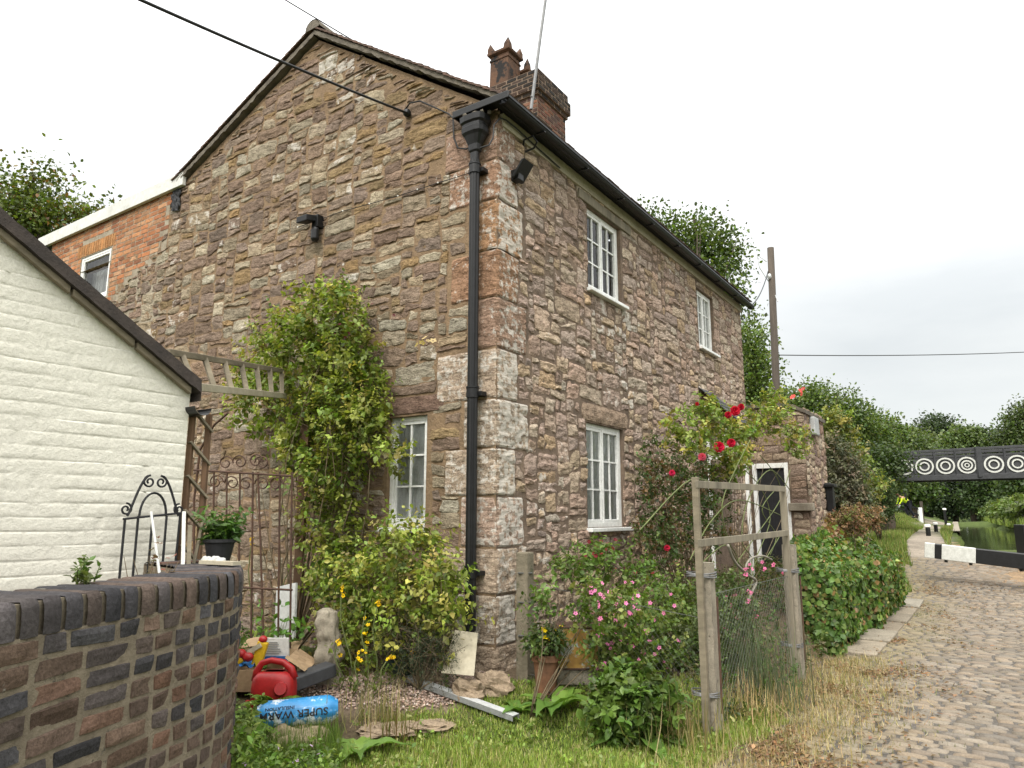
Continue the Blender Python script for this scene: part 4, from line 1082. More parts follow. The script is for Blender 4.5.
m = MB(); m.box(9, 10.2, -.3, 1.9, .2, 3.1, lambda s, n, z: P(s, z, n)); obj('abutment', m, M_FMO, br)
# handrail of the bridge steps, white end post
a = at(891, 500, 46); b_ = at(919, 509, 45); gzb = gz(b_.x, b_.y)
sr = thing('step_handrail', 'sloping black double handrail ending in a short white post', 'handrail', (b_.x, b_.y, gzb))
m = MB(); m.bar(a, b_, .09, .10); a2 = a-Vector((0,0,.38)); b2 = b_-Vector((0,0,.38)); m.bar(a2, b2, .08, .09); m.bar(a+Vector((0,0,.1)), Vector((a.x, a.y, gz(a.x, a.y)-.1)), .1, .1); c_ = at(905.5, 505, 45.4); m.bar(c_+Vector((0,0,1.7)), Vector((c_.x, c_.y, gz(c_.x, c_.y)-.1)), .12, .12); obj('rail', m, M_BLK, sr)
m = MB(); m.bar(b_+Vector((.05,0,.08)), Vector((b_.x+.05, b_.y, gzb-.1)), .2, .2); obj('end_post', m, M_WHT, sr, bevel=.02)
pz = at(922, 512, 48); m = MB(); m.tube([(pz.x, pz.y, gz(pz.x, pz.y)-.1), (pz.x, pz.y, gz(pz.x, pz.y)+1.45)], .10, 8); one('marker_post', m, M_POLE, 'plain weathered timber post standing beyond the white-ended handrail', 'post', (pz.x, pz.y, gz(pz.x, pz.y)))
# telegraph pole and lines
pp = at(772, 400, 16.5); gp0 = gz(pp.x, pp.y); tp = thing('telegraph_pole', 'plain brown wooden telegraph pole behind the stone outhouse', 'pole', (pp.x, pp.y, gp0))
pt = at(770.5, 248, 16.5); m = MB(); m.tube([(pt.x-.235, pp.y, gp0-.2), (pt.x-.12, pp.y, gp0+3), (pt.x, pp.y, pt.z)], [.095, .09, .08], 12); obj('shaft', m, M_POLE, tp, smooth=True)
m = MB(); m.tube([pt+Vector((-.12,0,-.35)), pt+Vector((-.34,0,-.18)), pt+Vector((-.3,0,-.5)), pt+Vector((-.08,0,-.9)), pt+Vector((.05,-.1,-1.4))], .012, 5); m.blob(pt+Vector((-.1,-.06,-.75)), (.05,.05,.07), 1); obj('bracket', m, M_ZINC, tp)
def cable(name, a, b, sag, r, lab, mat=M_CAB):
    a = Vector(a); b = Vector(b); pts = [a.lerp(b, k/24)-Vector((0,0,sag*4*(k/24)*(1-k/24))) for k in range(25)]; m = MB(); m.tube(pts, r, 6)
    return one(name, m, mat, lab, 'cable', a, smooth=True)
cable('overhead_cable', HG(407,113,-.07), at(20,-55,4.0), .03, .013, 'thick black overhead cable running from the gable anchor to the upper left')
cable('telephone_wire', H(3.9, 2.75, 8.2), at(200,-52,7.0), .03, .008, 'thin dark wire passing over the roof verge near the ridge')
cable('telephone_wire', pt+Vector((-.1,0,-.6)), H(TLEN+.1, -.2, ZE+.05), .12, .012, 'thin wire linking the telegraph pole to the eaves')
cable('telephone_wire', at(772,355,16.5), at(1250,330,30), .35, .012, 'thin pale wire crossing the grey sky from the pole to the right')
# ------------------------------------------------------------------ clutter in the yard
def onz(p): return Vector((p.x, p.y, gz(p.x, p.y)))
g0 = fW(.52, 0, .14); ig = thing('garden_gate', 'small black wrought iron gate with scrolls leaning on the white wall', 'gate', (g0.x, g0.y, .3))
fI = lambda u, v: fW(.36-u+.0, v, .13-.02*v)          # u to the right along the wall
m = MB(); r = .0065
U0, U1 = -.02, .30
zz = lambda y: 1.55+(515-y)/722*3.9
m.tube([fI(U0, .5), fI(U0+.01, zz(518))], r, 6); m.tube([fI(U1-.03, .5), fI(U1, zz(513))], r, 6); m.tube([fI(U0, zz(519)), fI(U1, zz(513))], r, 6)
for k in (1,2,3): u = lerp(U0, U1, k/4); m.tube([fI(u-.01, .5), fI(u, zz(516))], r, 6)
obj('bar', m, M_BLKM, ig)
m = MB()
arc = lambda c, rx, rz, a0, a1, n=14: [fI(c[0]+rx*math.cos(math.radians(lerp(a0, a1, k/n))), c[1]+rz*math.sin(math.radians(lerp(a0, a1, k/n)))) for k in range(n+1)]
cz = zz(516); cu = (U0+U1)/2
def spiral(c, r0, a0, turns, sgn=1, n=22): return [fI(c[0]+r0*(1-.75*k/n)*math.cos(math.radians(a0)+sgn*turns*2*math.pi*k/n), c[1]+r0*(1-.75*k/n)*math.sin(math.radians(a0)+sgn*turns*2*math.pi*k/n)) for k in range(n+1)]
m.tube([fI(U0+.02, cz+.0)]+[fI(lerp(U0+.03, cu-.03, k/8), cz+.02+.20*math.sin(k/8*math.pi/2)) for k in range(9)], r, 6); m.tube([fI(U1-.01, cz)]+[fI(lerp(U1-.02, cu+.03, k/8), cz+.02+.20*math.sin(k/8*math.pi/2)) for k in range(9)], r, 6)
m.tube(arc((cu, cz), .075, .125, 0, 180), r, 6)
for s in (-1, 1): m.tube(spiral((cu+s*.034, cz+.185), .035, 90, 1.4, -s), r*.85, 6); m.tube(spiral((cu+s*.15, cz+.035), .033, 90, 1.4, s), r*.85, 6)
obj('scroll', m, M_BLKM, ig)
# tall rusty gate/railing behind, in front of the gable
TR = -1.15; rg_ = thing('rusty_railing', 'tall rusty iron railing with curled heads standing before the gable', 'railing', onz(HG(240, 560, TR)))
m = MB(); xs = [200, 212, 225, 238, 251, 264, 278, 290]
for x in xs: m.tube([HG(x, 650, TR), HG(x+(2 if x != 264 else -6), 472, TR)], .009, 6)
m.tube([HG(194, 470, TR), HG(292, 476, TR)], .011, 6); m.tube([HG(194, 585, TR), HG(292, 590, TR)], .010, 6); m.tube([HG(194, 655, TR), HG(194, 500, TR), HG(200, 450, TR), HG(214, 425, TR), HG(228, 413, TR)], .011, 6)
obj('bar', m, M_RUST, rg_); m = MB()
for (cx, cy, s) in ((226,463,1),(240,462,-1),(256,461,1),(262,463,-1),(216,482,1),(232,483,-1),(246,484,1),(262,484,-1),(276,484,1)):
    pts = []
    for k in range(18):
        a = k/17*2.6*math.pi; rr = 7.5*(1-.7*k/17); pts.append(HG(cx+s*rr*math.cos(a), cy-rr*math.sin(a), TR))
    m.tube(pts, .007, 5)
obj('scroll', m, M_RUST, rg_)
# pergola ladder and lattice between shed and climber
a0, a1 = at(186,386,4.6), HG(285,396,-.62); b0, b1 = at(168,352,4.62), HG(283,371,-.62)
pl = thing('pergola', 'weathered ladder-like pergola top joining the white shed to the climber post', 'pergola', (a1.x, a1.y, .15))
m = MB(); m.bar(a0, a1, .035, .055); obj('rail', m, M_PANEL, pl, bevel=.004); m = MB(); m.bar(b0, b1, .03, .045); obj('rail', m, M_WODH, pl, bevel=.004)
for k in range(7):
    s = .05+k*.15; m = MB(); m.bar(a0.lerp(a1, s)+Vector((0,0,.01)), b0.lerp(b1, s+.03), .04, .018); obj('slat', m, M_WODH, pl)
a1 = HG(345,412,-.55); pb_ = HG(307,430,-.40); pb_ = onz(pb_); m = MB(); m.bar(pb_-Vector((0,0,.05)), HG(307,398,-.40), .085, .085); obj('post', m, M_WODB, pl, bevel=.006)
lt = thing('lattice_panel', 'narrow brown timber lattice upright at the corner of the white shed', 'trellis', fW(-.05, .15, -.1))
m = MB()
for u in (-.045, -.155): m.bar(fW(u, .2, -.03), fW(u, 2.16, -.03), .03, .03)
obj('upright', m, M_WODB, lt)
for k in range(9):
    z = .45+k*.20; m = MB(); m.bar(fW(-.03, z+.13, -.012), fW(-.17, z, -.012), .03, .012); obj('lath', m, M_WODH, lt)
# wall-top things
wt_ = lambda px, py, Y: Vector((*(at(px, py, Y).xy), WT))
p = Vector((-1.62, 4.03, WT-.003))
fp_ = thing('plant_pot', 'black plastic pot of green fronds at the far end of the brick wall', 'plant pot', p)
m = MB(); m.lathe([(.058,0),(.078,.10),(.088,.105),(.088,.122),(.076,.122),(.072,.105)], p, 18); obj('pot', m, M_BLKM, fp_, smooth=False)
A_ = np.array([tuple(p+Vector((R.gauss(0,.03), R.gauss(0,.03), .11))) for _ in range(60)]); Dv = np.stack([NR.normal(0,.5,60), NR.normal(0,.5,60), NR.uniform(.5,1.3,60)], 1)
P_, X_, N_, L_, Wd, Cc = sprigs(A_, Dv, .15, 5, .055, .18, [(.05,.095,.018),(.07,.125,.025),(.035,.07,.015)])
leaves_obj('frond', P_, X_, N_, L_, Wd, Cc, M_LEAF, fp_)
m = MB()
for i, (dx, dy) in enumerate(((-.02,-.17),(.06,-.16),(.11,-.10),(.14,-.04),(.17,.0))): pass
for i, s in enumerate((CLN-.62, CLN-.55, CLN-.46, CLN-.41)):
    q_ = fC(s, WT, -.10-.03*(i % 2)); mm = MB(); mm.blob(q_+Vector((0,0,.015)), (.028,.024,.02), i, .4)
    one('pebble', mm, M_GPLY, 'small pale stone resting on the brick wall coping by the plant pot', 'stone', q_, group='pale stones on the wall', smooth=True)
m = MB(); m.bar(fC(CLN-.75, WT+.012, -.03), fC(CLN-.75, WT+.012, -.03)+Vector((-.22,.12,0)), .05, .018); one('plank', m, M_PANEL, 'short pale plank lying across the wall coping', 'plank', fC(CLN-.75, WT, -.03))
def stick(name, a, b, w, h, mat, lab): m = MB(); m.bar(a, b, w, h); return one(name, m, mat, lab, 'stake', Vector(b), bevel=.002)
stick('stake', at(184,512,3.95), at(182,600,3.75), .018, .018, M_OLDW, 'straight white stake upright behind the brick wall')
stick('stake', at(190,526,3.95), at(187,600,3.75), .022, .022, M_WODH, 'thick brown stake with a pale tip beside the white stake')
stick('stake', at(203,521,4.05), at(186,600,3.8), .016, .016, M_WODH, 'leaning brown stake nearest the plant pot')
stick('stake', at(151,512,3.8), at(163,600,3.5), .012, .012, M_GPLY, 'thin grey stake leaning against the white wall')
# dead shrub and seedlings on the wall line
def small_plant(base, h, n, ls, wd, cols, name, lab, flw=None, cat='plant', per=6, spread=.4, stemmat=None, group=None, lm=None):
    base = Vector(base); t = thing(name, lab, cat, base, group)
    A0 = np.array([tuple(base)]*n)+NR.normal(0, .02, (n, 3))*np.array((1,1,.1)); Dv = np.stack([NR.normal(0, spread, n), NR.normal(0, spread, n), np.ones(n)], 1)
    P, X, N, L, W_, K = sprigs(A0, Dv, h, per, ls, wd, cols); leaves_obj('foliage', P, X, N, L, W_, K, lm or M_LEAF, t)
    m = MB()
    for i in range(min(n, 24)):
        d = Vector(Dv[i]).normalized(); m.tube([Vector(A0[i]), Vector(A0[i])+d*h*.95], [.004, .0015], 4)
    obj('stem', m, stemmat or M_GSTEM, t); return t
small_plant(fC(2.02, WT, -.26), .07, 9, .03, .3, [(.10,.14,.04),(.08,.12,.03)], 'seedling', 'tiny green seedling growing from the back of the wall coping')
small_plant(fC(2.3, WT-.25, -.36)+Vector((0,.3,0)), .34, 10, .03, .3, [(.16,.06,.04),(.12,.08,.04)], 'shrublet', 'sparse reddish twiggy plant in front of the white wall', spread=.3, stemmat=M_STEM)
# pale board, carved stone, box of junk, red can, roll, sacking
p = gpix(283, 655); p = Vector((HG(285,640,-.8).x, HG(285,640,-.8).y, gz(*HG(285,640,-.8).xy)))
m = MB(); m.bar(p, HG(287, 585, -.70), .28, .03, up=D+(0,)); one('board', m, M_GPLY, 'greyish board propped upright in the overgrown corner', 'board', p, bevel=.004)
p = gpix(325, 682); st = MB()
prof = [(.15,0),(.13,.1),(.14,.25),(.115,.4),(.13,.52),(.12,.64),(.10,.74),(.04,.79)]
vs = []; n = 36; rows = []
for (ra_, za), (rb_, zb_) in zip(prof, prof[1:]):
    for k in range(4): rows.append((lerp(ra_, rb_, sm(k/4)), lerp(za, zb_, k/4)))
rows.append(prof[-1])
for (r_, z) in rows:
    for k in range(n):
        a = 2*math.pi*k/n; s_ = 1+.38*nz(math.cos(a)*2.2, math.sin(a)*2.2, z*8)+.12*nz(math.cos(a)*6, math.sin(a)*6, z*26); vs.append(p+Vector((r_*s_*math.cos(a)*.78+.02*math.sin(z*5), r_*s_*math.sin(a)*.7, z*.74)))
st.add(vs, [(i*n+k, i*n+(k+1)%n, (i+1)*n+(k+1)%n, (i+1)*n+k) for i in range(len(rows)-1) for k in range(n)]+[tuple((len(rows)-1)*n+k for k in range(n))])
one('stone_ornament', st, M_CON, 'weathered upright pale stone ornament among the weeds', 'garden ornament', p, smooth=True)
YB = 6.05; p = onz(at(262, 690, YB)); bx = thing('cardboard_box', 'sagging open cardboard box of odds and ends behind the red can', 'box', p)
m = MB(); w_, d_, h_ = .24, .2, .26; B3 = lambda x, y, z: Vector((p.x-.03+x, p.y+y, p.z+z))
for (x0, x1, y0, y1) in ((-w_, w_, -d_, -d_+.008), (-w_, w_, d_-.008, d_), (-w_, -w_+.008, -d_, d_), (w_-.008, w_, -d_, d_)):
    m.box(x0, x1, y0, y1, 0, h_, lambda a, b, c: B3(a+.04*c, b, c*(1-.35*(b < 0))))
m.box(-w_, w_, -d_, d_, .0, .01, B3); m.grid(lambda s, q: B3(lerp(-w_, w_, s), d_+.16*q, h_+.02*math.sin(s*6)+.05*q), 8, 3); m.grid(lambda s, q: B3(w_+.02+.16*q, lerp(-d_, d_, s), h_-.10*q+.03*nz(s*5, q*3)), 8, 3); m.grid(lambda s, q: B3(-w_-.13*q, lerp(-d_, d_, s), h_+.01-.05*q), 4, 2)
obj('carton', m, M_CARD, bx)
m = MB(); m.box(-.02, .21, .08, .10, .17, .37, lambda a, b, c: B3(a, b-.25*(c-.17), c)); o = one('leaflet', m, M_WHT, 'white printed card with a blue lower edge standing in the cardboard box', 'card', B3(.1, .08, .17))
m = MB(); m.box(-.01, .20, .072, .0785, .18, .225, lambda a, b, c: B3(a, b-.25*(c-.17), c)); k = obj('blue_band', m, M_BLU, o)
m = MB()
for q_ in range(6): m.box(.01, .01+.15*R.uniform(.6, 1), .072, .0785, .245+q_*.018, .251+q_*.018, lambda a, b, c: B3(a, b-.25*(c-.17), c))
obj('print_line', m, M_GRYP, o)
m = MB(); m.bar(B3(-.01, -.06, .16), B3(.04, -.06, .36), .085, .05); m.bar(B3(-.17, -.09, .20), B3(-.11, -.09, .25), .07, .07); ty = one('plastic_toy', m, M_YEL, 'yellow and red plastic toy lying in the cardboard box', 'toy', B3(0, -.06, .16), bevel=.012)
m = MB(); m.blob(B3(-.12, -.10, .275), (.04,.04,.035), 1, .05); m.blob(B3(-.06, -.11, .25), (.045,.035,.035), 2, .1); m.blob(B3(.035, -.06, .375), (.035,.03,.03), 2, .1); obj('red_part', m, M_RED, ty, smooth=True)
m = MB(); m.bar(B3(-.07, -.09, .28), B3(.03, -.09, .34), .02, .035); obj('arm', m, M_PANEL, ty)
m = MB(); m.grid(lambda s, q: B3(lerp(-.22, .0, s), lerp(-.15, .1, q), .19+.05*nz(s*5, q*5)), 10, 10); one('blue_wrapper', m, M_BLU, 'crumpled blue wrapper inside the cardboard box', 'wrapper', B3(-.1, 0, .19), smooth=True)
# red fuel can / watering can
p = onz(at(273, 708, 5.62)); rc_ = thing('red_can', 'bright red moulded plastic can with a looped handle among ferns', 'can', p)
m = MB(); n = 28; rows = [(.125,.0),(.155,.01),(.16,.06),(.16,.20),(.15,.265),(.12,.30),(.09,.31)]
vs = []
for (r_, z) in rows:
    for k in range(n):
        a = 2*math.pi*k/n; q_ = (abs(math.cos(a))**3.2+abs(math.sin(a))**3.2)**(-1/3.2); vs.append(p+Vector((r_*q_*math.cos(a), r_*.72*q_*math.sin(a), z)))
m.add(vs, [(i*n+k, i*n+(k+1)%n, (i+1)*n+(k+1)%n, (i+1)*n+k) for i in range(len(rows)-1) for k in range(n)]+[tuple(range(n-1,-1,-1)), tuple((len(rows)-1)*n+k for k in range(n))])
obj('body', m, M_RED, rc_, smooth=True)
m = MB(); m.tube([p+Vector((-.145,0,.24)), p+Vector((-.135,0,.31)), p+Vector((-.10,0,.365)), p+Vector((-.03,0,.385)), p+Vector((.06,-.0,.37)), p+Vector((.12,-.01,.33)), p+Vector((.145,-.01,.26))], [.03,.027,.024,.022,.024,.028,.034], 10); obj('handle', m, M_RED, rc_, smooth=True)
m = MB(); m.tube([p+Vector((.08,-.10,.20)), p+Vector((.09,-.145,.215))], [.05,.042], 14); obj('cap', m, M_RED, rc_); m = MB(); m.tube([p+Vector((-.13,-.07,.09)), p+Vector((-.17,-.1,.11))], [.03,.02], 10); obj('knob', m, M_RED, rc_)
m = MB(); m.box(-.07, .07, -.03, .05, .297, .31, lambda a, b, c: p+Vector((a, b, c))); obj('vent', m, M_GRYP, rc_)
m = MB(); q_ = onz(at(306, 690, 5.9)); m.bar(q_+Vector((-.12,-.12,.10)), q_+Vector((.16,.14,.17)), .16, .10); one('tool_case', m, M_DGRY, 'small slate grey case lying beside the red can', 'case', q_, bevel=.01)
# blue roll with lettering upside down
ra, rb2 = at(256, 715, 5.30), at(338, 709, 5.42); rr = .105; gb_ = gz(*ra.xy)
ra = Vector((ra.x, ra.y, gb_+rr+.045)); rb2 = Vector((rb2.x, rb2.y, gb_+rr+.07)); ax = (rb2-ra).normalized()
rl = thing('insulation_roll', 'blue and white plastic-wrapped insulation roll with upside-down lettering', 'roll', (ra+rb2)/2-Vector((0,0,rr)))
sd = ax.cross(Vector((0,0,1))).normalized(); upv = sd.cross(ax)
RL = (rb2-ra).length
def rollp(s, a, off=0):
    k = 1+.05*nz(s*5, math.cos(a)*2, math.sin(a)*2)+.03*nz(s*18, a*5)
    e = min(1, .62+min(s, RL-s)/.06*.38) if min(s, RL-s) < .06 else 1
    return ra+ax*s+(sd*math.cos(a)+upv*math.sin(a)*.88)*(rr*k*e+off)
m = MB(); m.grid(lambda u, v: rollp(u*RL, 2*math.pi*v), 40, 40)
m.grid(lambda u, v: ra.lerp(rollp(0, 2*math.pi*v), u)+ax*.02*(1-u), 3, 24); m.grid(lambda u, v: rb2.lerp(rollp(RL, 2*math.pi*v), u)-ax*.02*(1-u), 3, 24)
obj('film', m, M_BAG, rl, smooth=True)
def lettering(name, text, size, fn, mat, parent):
    cu_ = bpy.data.curves.new('t', 'FONT'); cu_.body = text; cu_.size = size; cu_.resolution_u = 3; cu_.align_x = 'CENTER'; cu_.align_y = 'CENTER'; cu_.offset = size*.018
    tmp = bpy.data.objects.new('t', cu_); C.objects.link(tmp); dg = bpy.context.evaluated_depsgraph_get(); me = bpy.data.meshes.new_from_object(tmp.evaluated_get(dg))
    bm = bmesh.new(); bm.from_mesh(me); bmesh.ops.subdivide_edges(bm, edges=[e for e in bm.edges if e.calc_length() > size*.2], cuts=2); bmesh.ops.triangulate(bm, faces=bm.faces)
    mm = MB(); mm.add([fn(v.co.x, v.co.y) for v in bm.verts], [tuple(v.index for v in f.verts) for f in bm.faces]); bm.free(); bpy.data.objects.remove(tmp); bpy.data.meshes.remove(me)
    return obj(name, mm, mat, parent)
a_c = math.radians(22)     # which way round: sd points towards the camera
fr = 1 if sd.y < 0 else -1
LT = lambda s0, a0: (lambda x, y: rollp(s0-x, (a0 if fr > 0 else math.pi-a0)-fr*y/rr, .0035))
lettering('lettering', 'SUPER WARM', .075, LT(RL*.47, math.radians(10)), M_BLKM, rl)
lettering('small_lettering', 'INSULATION', .034, LT(RL*.30, math.radians(36)), M_NAVY, rl)
m = MB(); m.grid(lambda s, q: onz(at(lerp(290, 318, s), lerp(700, 672, q), 5.75))+Vector((0,0,.05+.04*nz(s*6, q*5))), 10, 8); one('plastic_sheet', m, M_BAG, 'loose fold of blue plastic sheet behind the roll', 'sheet', onz(at(300, 690, 5.75)), smooth=True)
def mound(x0, x1, y0, y1, h, seed): 
    m = MB(); a = gpix(x0, y1); b = gpix(x1, y1); c = gpix(x0, y0); d = gpix(x1, y0)
    m.grid(lambda s, q: (lambda p: Vector((p.x, p.y, gz(p.x, p.y)+h*(.35+.65*nz(s*4, q*4, seed)+.5)*math.sin(math.pi*min(1, max(0, s)))**.4*math.sin(math.pi*q)**.5+.012*nz(s*20, q*20))))(a.lerp(b, s).lerp(c.lerp(d, s), q)), 26, 16); return m, onz((a+d)/2)
m, b_ = mound(262, 334, 722, 756, .13, 2); one('sacking', m, M_SACK, 'folded old tan sacking lying under the blue roll', 'sack', b_, smooth=True)
# white panel, dark glazed pot, metal channel, rocks
p = onz(H(-.55, .42)); m = MB(); c1 = at(443, 674, 5.95); 
m.add([at(x, y, Y) for x, y, Y in ((441,673,5.85),(474,676,5.78),(478,633,5.95),(455,630,6.02))]+[at(x, y, Y) for x, y, Y in ((441,673,5.87),(474,676,5.80),(478,633,5.97),(455,630,6.04))], [(0,1,2,3),(7,6,5,4),(0,4,5,1),(1,5,6,2),(2,6,7,3),(3,7,4,0)])
one('panel', m, M_PANEL, 'pale cream panel leaning at the wall under the downpipe', 'panel', onz(at(458, 676, 5.85)), bevel=.003)
p = gpix(404, 676); pt_ = thing('glazed_pot', 'dark teal glazed pot half hidden under the shrub', 'plant pot', p); m = MB(); m.lathe([(.09,0),(.14,.05),(.155,.14),(.145,.20),(.155,.215),(.14,.22),(.13,.19)], p, 22); obj('pot', m, M_TEAL, pt_, smooth=True)
a = gpix(408, 684); b_ = gpix(516, 706); m = MB(); ax2 = (b_-a).normalized(); sx = ax2.cross(Vector((0,0,1))); L2 = (b_-a).length
for (o0, z0, o1, z1) in ((-.04,.035,.04,.035),(-.04,.0,-.04,.035),(.04,0,.04,.035)):
    m.add([a+sx*o+Vector((0,0,z+.03))+ax2*s for s in (0, L2) for o, z in ((o0,z0),(o1,z1))]+[a+sx*o+Vector((0,0,z+.026))+ax2*s for s in (0, L2) for o, z in ((o0,z0),(o1,z1))], [(0,1,3,2),(4,6,7,5),(0,2,6,4),(1,5,7,3)])
one('metal_channel', m, M_ZINC, 'length of galvanised metal channel lying on the gravel', 'channel', a)
for i, (x, y, rx, rz_, lab) in enumerate(((468,694,.13,.09,'rounded brown rock just behind the metal channel'),(492,690,.16,.10,'larger pale brown rock at the foot of the corner post'),(390,712,.22,.035,'flat brown stone slab sunk in the gravel'),(430,708,.16,.03,'smaller flat stone beside the sunk slab'),(442,682,.06,.045,'little grey stone beneath the cream panel'))):
    p = gpix(x, y); m = CM(); m.blob(p+Vector((0,0,rz_*.5)), (rx, rx*.75, rz_), i+3, .45, 2.0, 22, 14); m.paint((.26,.20,.14), 0); one('rock', m, M_ROK, lab, 'rock', p)
# yellow tin and terracotta pot by the front wall
p = onz(HF(577, 668, -.75)); s_ = p.y/6.0; tn = thing('yellow_tin', 'rusty yellow and grey square tin behind the wire mesh', 'tin', p)
m = MB(); m.box(-.16, .16, -.14, .14, .12, .44, lambda a, b, c: p+Vector((a+.0*b, b, c-.0))); obj('body', m, M_TIN, tn, bevel=.012); m = MB(); m.box(-.165, .165, -.145, .145, .435, .45, lambda a, b, c: p+Vector((a, b, c))); m.box(-.165, .165, -.145, .145, .12, .135, lambda a, b, c: p+Vector((a, b, c))); obj('rim', m, M_RUST, tn, bevel=.004)
m = MB(); m.box(-.17, .16, -.12, .12, 0, .12, lambda a, b, c: p+Vector((a, b, c))); one('brick_block', m, M_CON, 'low block holding up the yellow tin', 'block', p, bevel=.01)
p = onz(HF(546, 672, -.65)); tpz = thing('terracotta_pot', 'small terracotta pot with dark foliage and yellow flowers beside the tin', 'plant pot', p); m = MB(); m.lathe([(.075,.0),(.10,.24),(.115,.24),(.115,.29),(.10,.29),(.095,.26)], p, 20); obj('pot', m, M_TER, tpz)
FLM = {}
def flowers(name, pts, r, col, parent=None, per=5, base=None, up=(0,-.35,.6)):
    """each flower head its own part of the plant (three shared shapes); without a plant, one mesh"""
    def head(c, nn, ph, cc, P, X, N, K):
        u_ = nn.orthogonal(); w_ = nn.cross(u_)
        for k in range(per):
            a = ph+2*math.pi*k/per; d = u_*math.cos(a)+w_*math.sin(a); P.append(tuple(Vector(c)+d*r*.1)); X.append(tuple(d+nn*.35)); N.append(tuple(nn)); K.append(cc)
    def nrm(): nn = Vector(up)+Vector((R.gauss(0,.4), R.gauss(0,.4), R.gauss(0,.3))); nn.normalize(); return nn
    if parent is None:
        P, X, N, K = [], [], [], []
        for q_ in pts: head(q_, nrm(), R.uniform(0, 6), np.array(col)*R.uniform(.75, 1.2), P, X, N, K)
        return leaves_obj(name, P, X, N, r, r*.42, np.clip(K, 0, .95), M_PET, None, base=base, droop=.05)
    key = (name, r, col, per)
    if key not in FLM:
        FLM[key] = []
        for v in (.75, 1.0, 1.2):
            P, X, N, K = [], [], [], []; head((0,0,0), Vector((0,0,1)), R.uniform(0, 6), np.array(col)*v, P, X, N, K)
            o = leaves_obj(name, P, X, N, r, r*.42, np.clip(K, 0, .95), M_PET, None, droop=.05); FLM[key].append(o.data); bpy.data.objects.remove(o)
    org = wloc(parent)
    for q_ in pts:
        o = put(name, R.choice(FLM[key]), parent); o.location = Vector(q_)-org; o.rotation_euler = nrm().to_track_quat('Z', 'Y').to_euler(); o.scale = (R.uniform(.8, 1.2),)*3
A0, Dv = inblobs(90, [((p.x, p.y, p.z+.36), (.14,.12,.09))]); P_, X_, N_, L_, Wd, Cc = sprigs(A0, Dv+np.array((0,0,.6)), .10, 4, .05, .25, [(.05,.08,.02),(.08,.11,.025)]); leaves_obj('foliage', P_, X_, N_, L_, Wd, Cc, M_LEAF, tpz)
flowers('flower', [HF(R.uniform(540,562), R.uniform(627,640), -.7) for _ in range(14)], .022, (.75,.55,.01), tpz)

# ------------------------------------------------------------------ fence: concrete posts, timber frame, mesh
def cpost(px, py, gg, zt, lab, w=.125):
    p = onz(gpix(px, py)); t = thing('concrete_post', lab, 'post', p, 'concrete fence posts'); m = MB()
    m.grid(lambda a, q: p+Vector(((math.cos(2*math.pi*a+math.pi/4)), (math.sin(2*math.pi*a+math.pi/4)), 0))*w*.62*(max(abs(math.cos(2*math.pi*a+math.pi/4)), abs(math.sin(2*math.pi*a+math.pi/4)))**-1)*(1-.12*q)*.80+Vector((.006*nz(q*9, a*5), .006*nz(q*9, a*5, 3), lerp(-.15, zt-p.z, q))), 24, 30)
    m.add([p+Vector((w*.44*i, w*.44*j, zt-p.z)) for i, j in ((-1,-1),(1,-1),(1,1),(-1,1))], [(0,1,2,3)]); m.v[-4:] = m.v[-4:]
    a = math.atan2(D[0], D[1]); m.v = [tuple(p+Vector(((x-p.x)*math.cos(-a)-(y-p.y)*math.sin(-a), (x-p.x)*math.sin(-a)+(y-p.y)*math.cos(-a), z-p.z))) for x, y, z in m.v]
    obj('shaft', m, M_CON, t, smooth=False); return t, p
zt1 = 1.20; t1_, q1 = cpost(712, 712, -1.75, zt1, 'nearest squat concrete post bound to a timber upright with wire', .118)
t2_, q2 = cpost(797, 663, -1.75, 1.26, 'concrete post beside the ivy hedge with a rusty rod', .125)
c0 = H(.02, -.27); q0 = Vector((c0.x+.02, c0.y-.08, gz(c0.x, c0.y))); 
p = q0; t0_ = thing('concrete_post', 'thin stained concrete post standing against the cottage corner', 'post', p, 'concrete fence posts'); m = MB(); m.bar(p-Vector((0,0,.1)), Vector((p.x, p.y, at(513,552,p.y).z)), .115, .115, up=D+(0,)); obj('shaft', m, M_CON2, t0_, bevel=.012)
for z in (.35, .62, .86): m = MB(); m.box(-.062, .062, -.062, .062, z, z+.008, lambda a, b, c: p+Vector((a, b, c))); obj('wire_tie', m, M_WIRE, t0_)
for t_, p, zs in ((t1_, q1, (.27, 1.10)), (t2_, q2, (.3, 1.0))):
    m = MB()
    for z in zs:
        m = MB()
        for k in range(3):
            m.tube([p+Vector((.088*math.cos(a)*1.25-.03, .088*math.sin(a), z-p.z+k*.013+.006*math.sin(a*2+k))) for a in [2*math.pi*i/14 for i in range(15)]], .005, 5)
        obj('wire_tie', m, M_RAIL, t_)
    m = MB(); m.tube([p+Vector((.05,-.085,.15)), p+Vector((.055,-.085,.95))], .008, 6); obj('rusty_rod', m, M_RUST, t_)
d_f = (q2-q1).normalized()
tf = thing('timber_frame', 'unpainted timber frame of two uprights and two rails tied to concrete posts', 'fence', q1-d_f*.09)
u1 = q1-d_f*.11; u2 = q2-d_f*.085
m = MB(); m.bar(u1-Vector((0,0,.05)), Vector((u1.x, u1.y, 1.83)), .048, .04, up=tuple(d_f)); obj('upright', m, M_WODH, tf, bevel=.004)
m = MB(); m.bar(u2-Vector((0,0,.05)), Vector((u2.x, u2.y, 1.83)), .06, .045, up=tuple(d_f)); obj('upright', m, M_WOD, tf, bevel=.004)
for z in (1.775, 1.345): m = MB(); m.bar(Vector((u1.x, u1.y-.03, z)), Vector((u2.x, u2.y-.03, z+.03)), .022, .055); obj('rail', m, M_WOD, tf, bevel=.003)
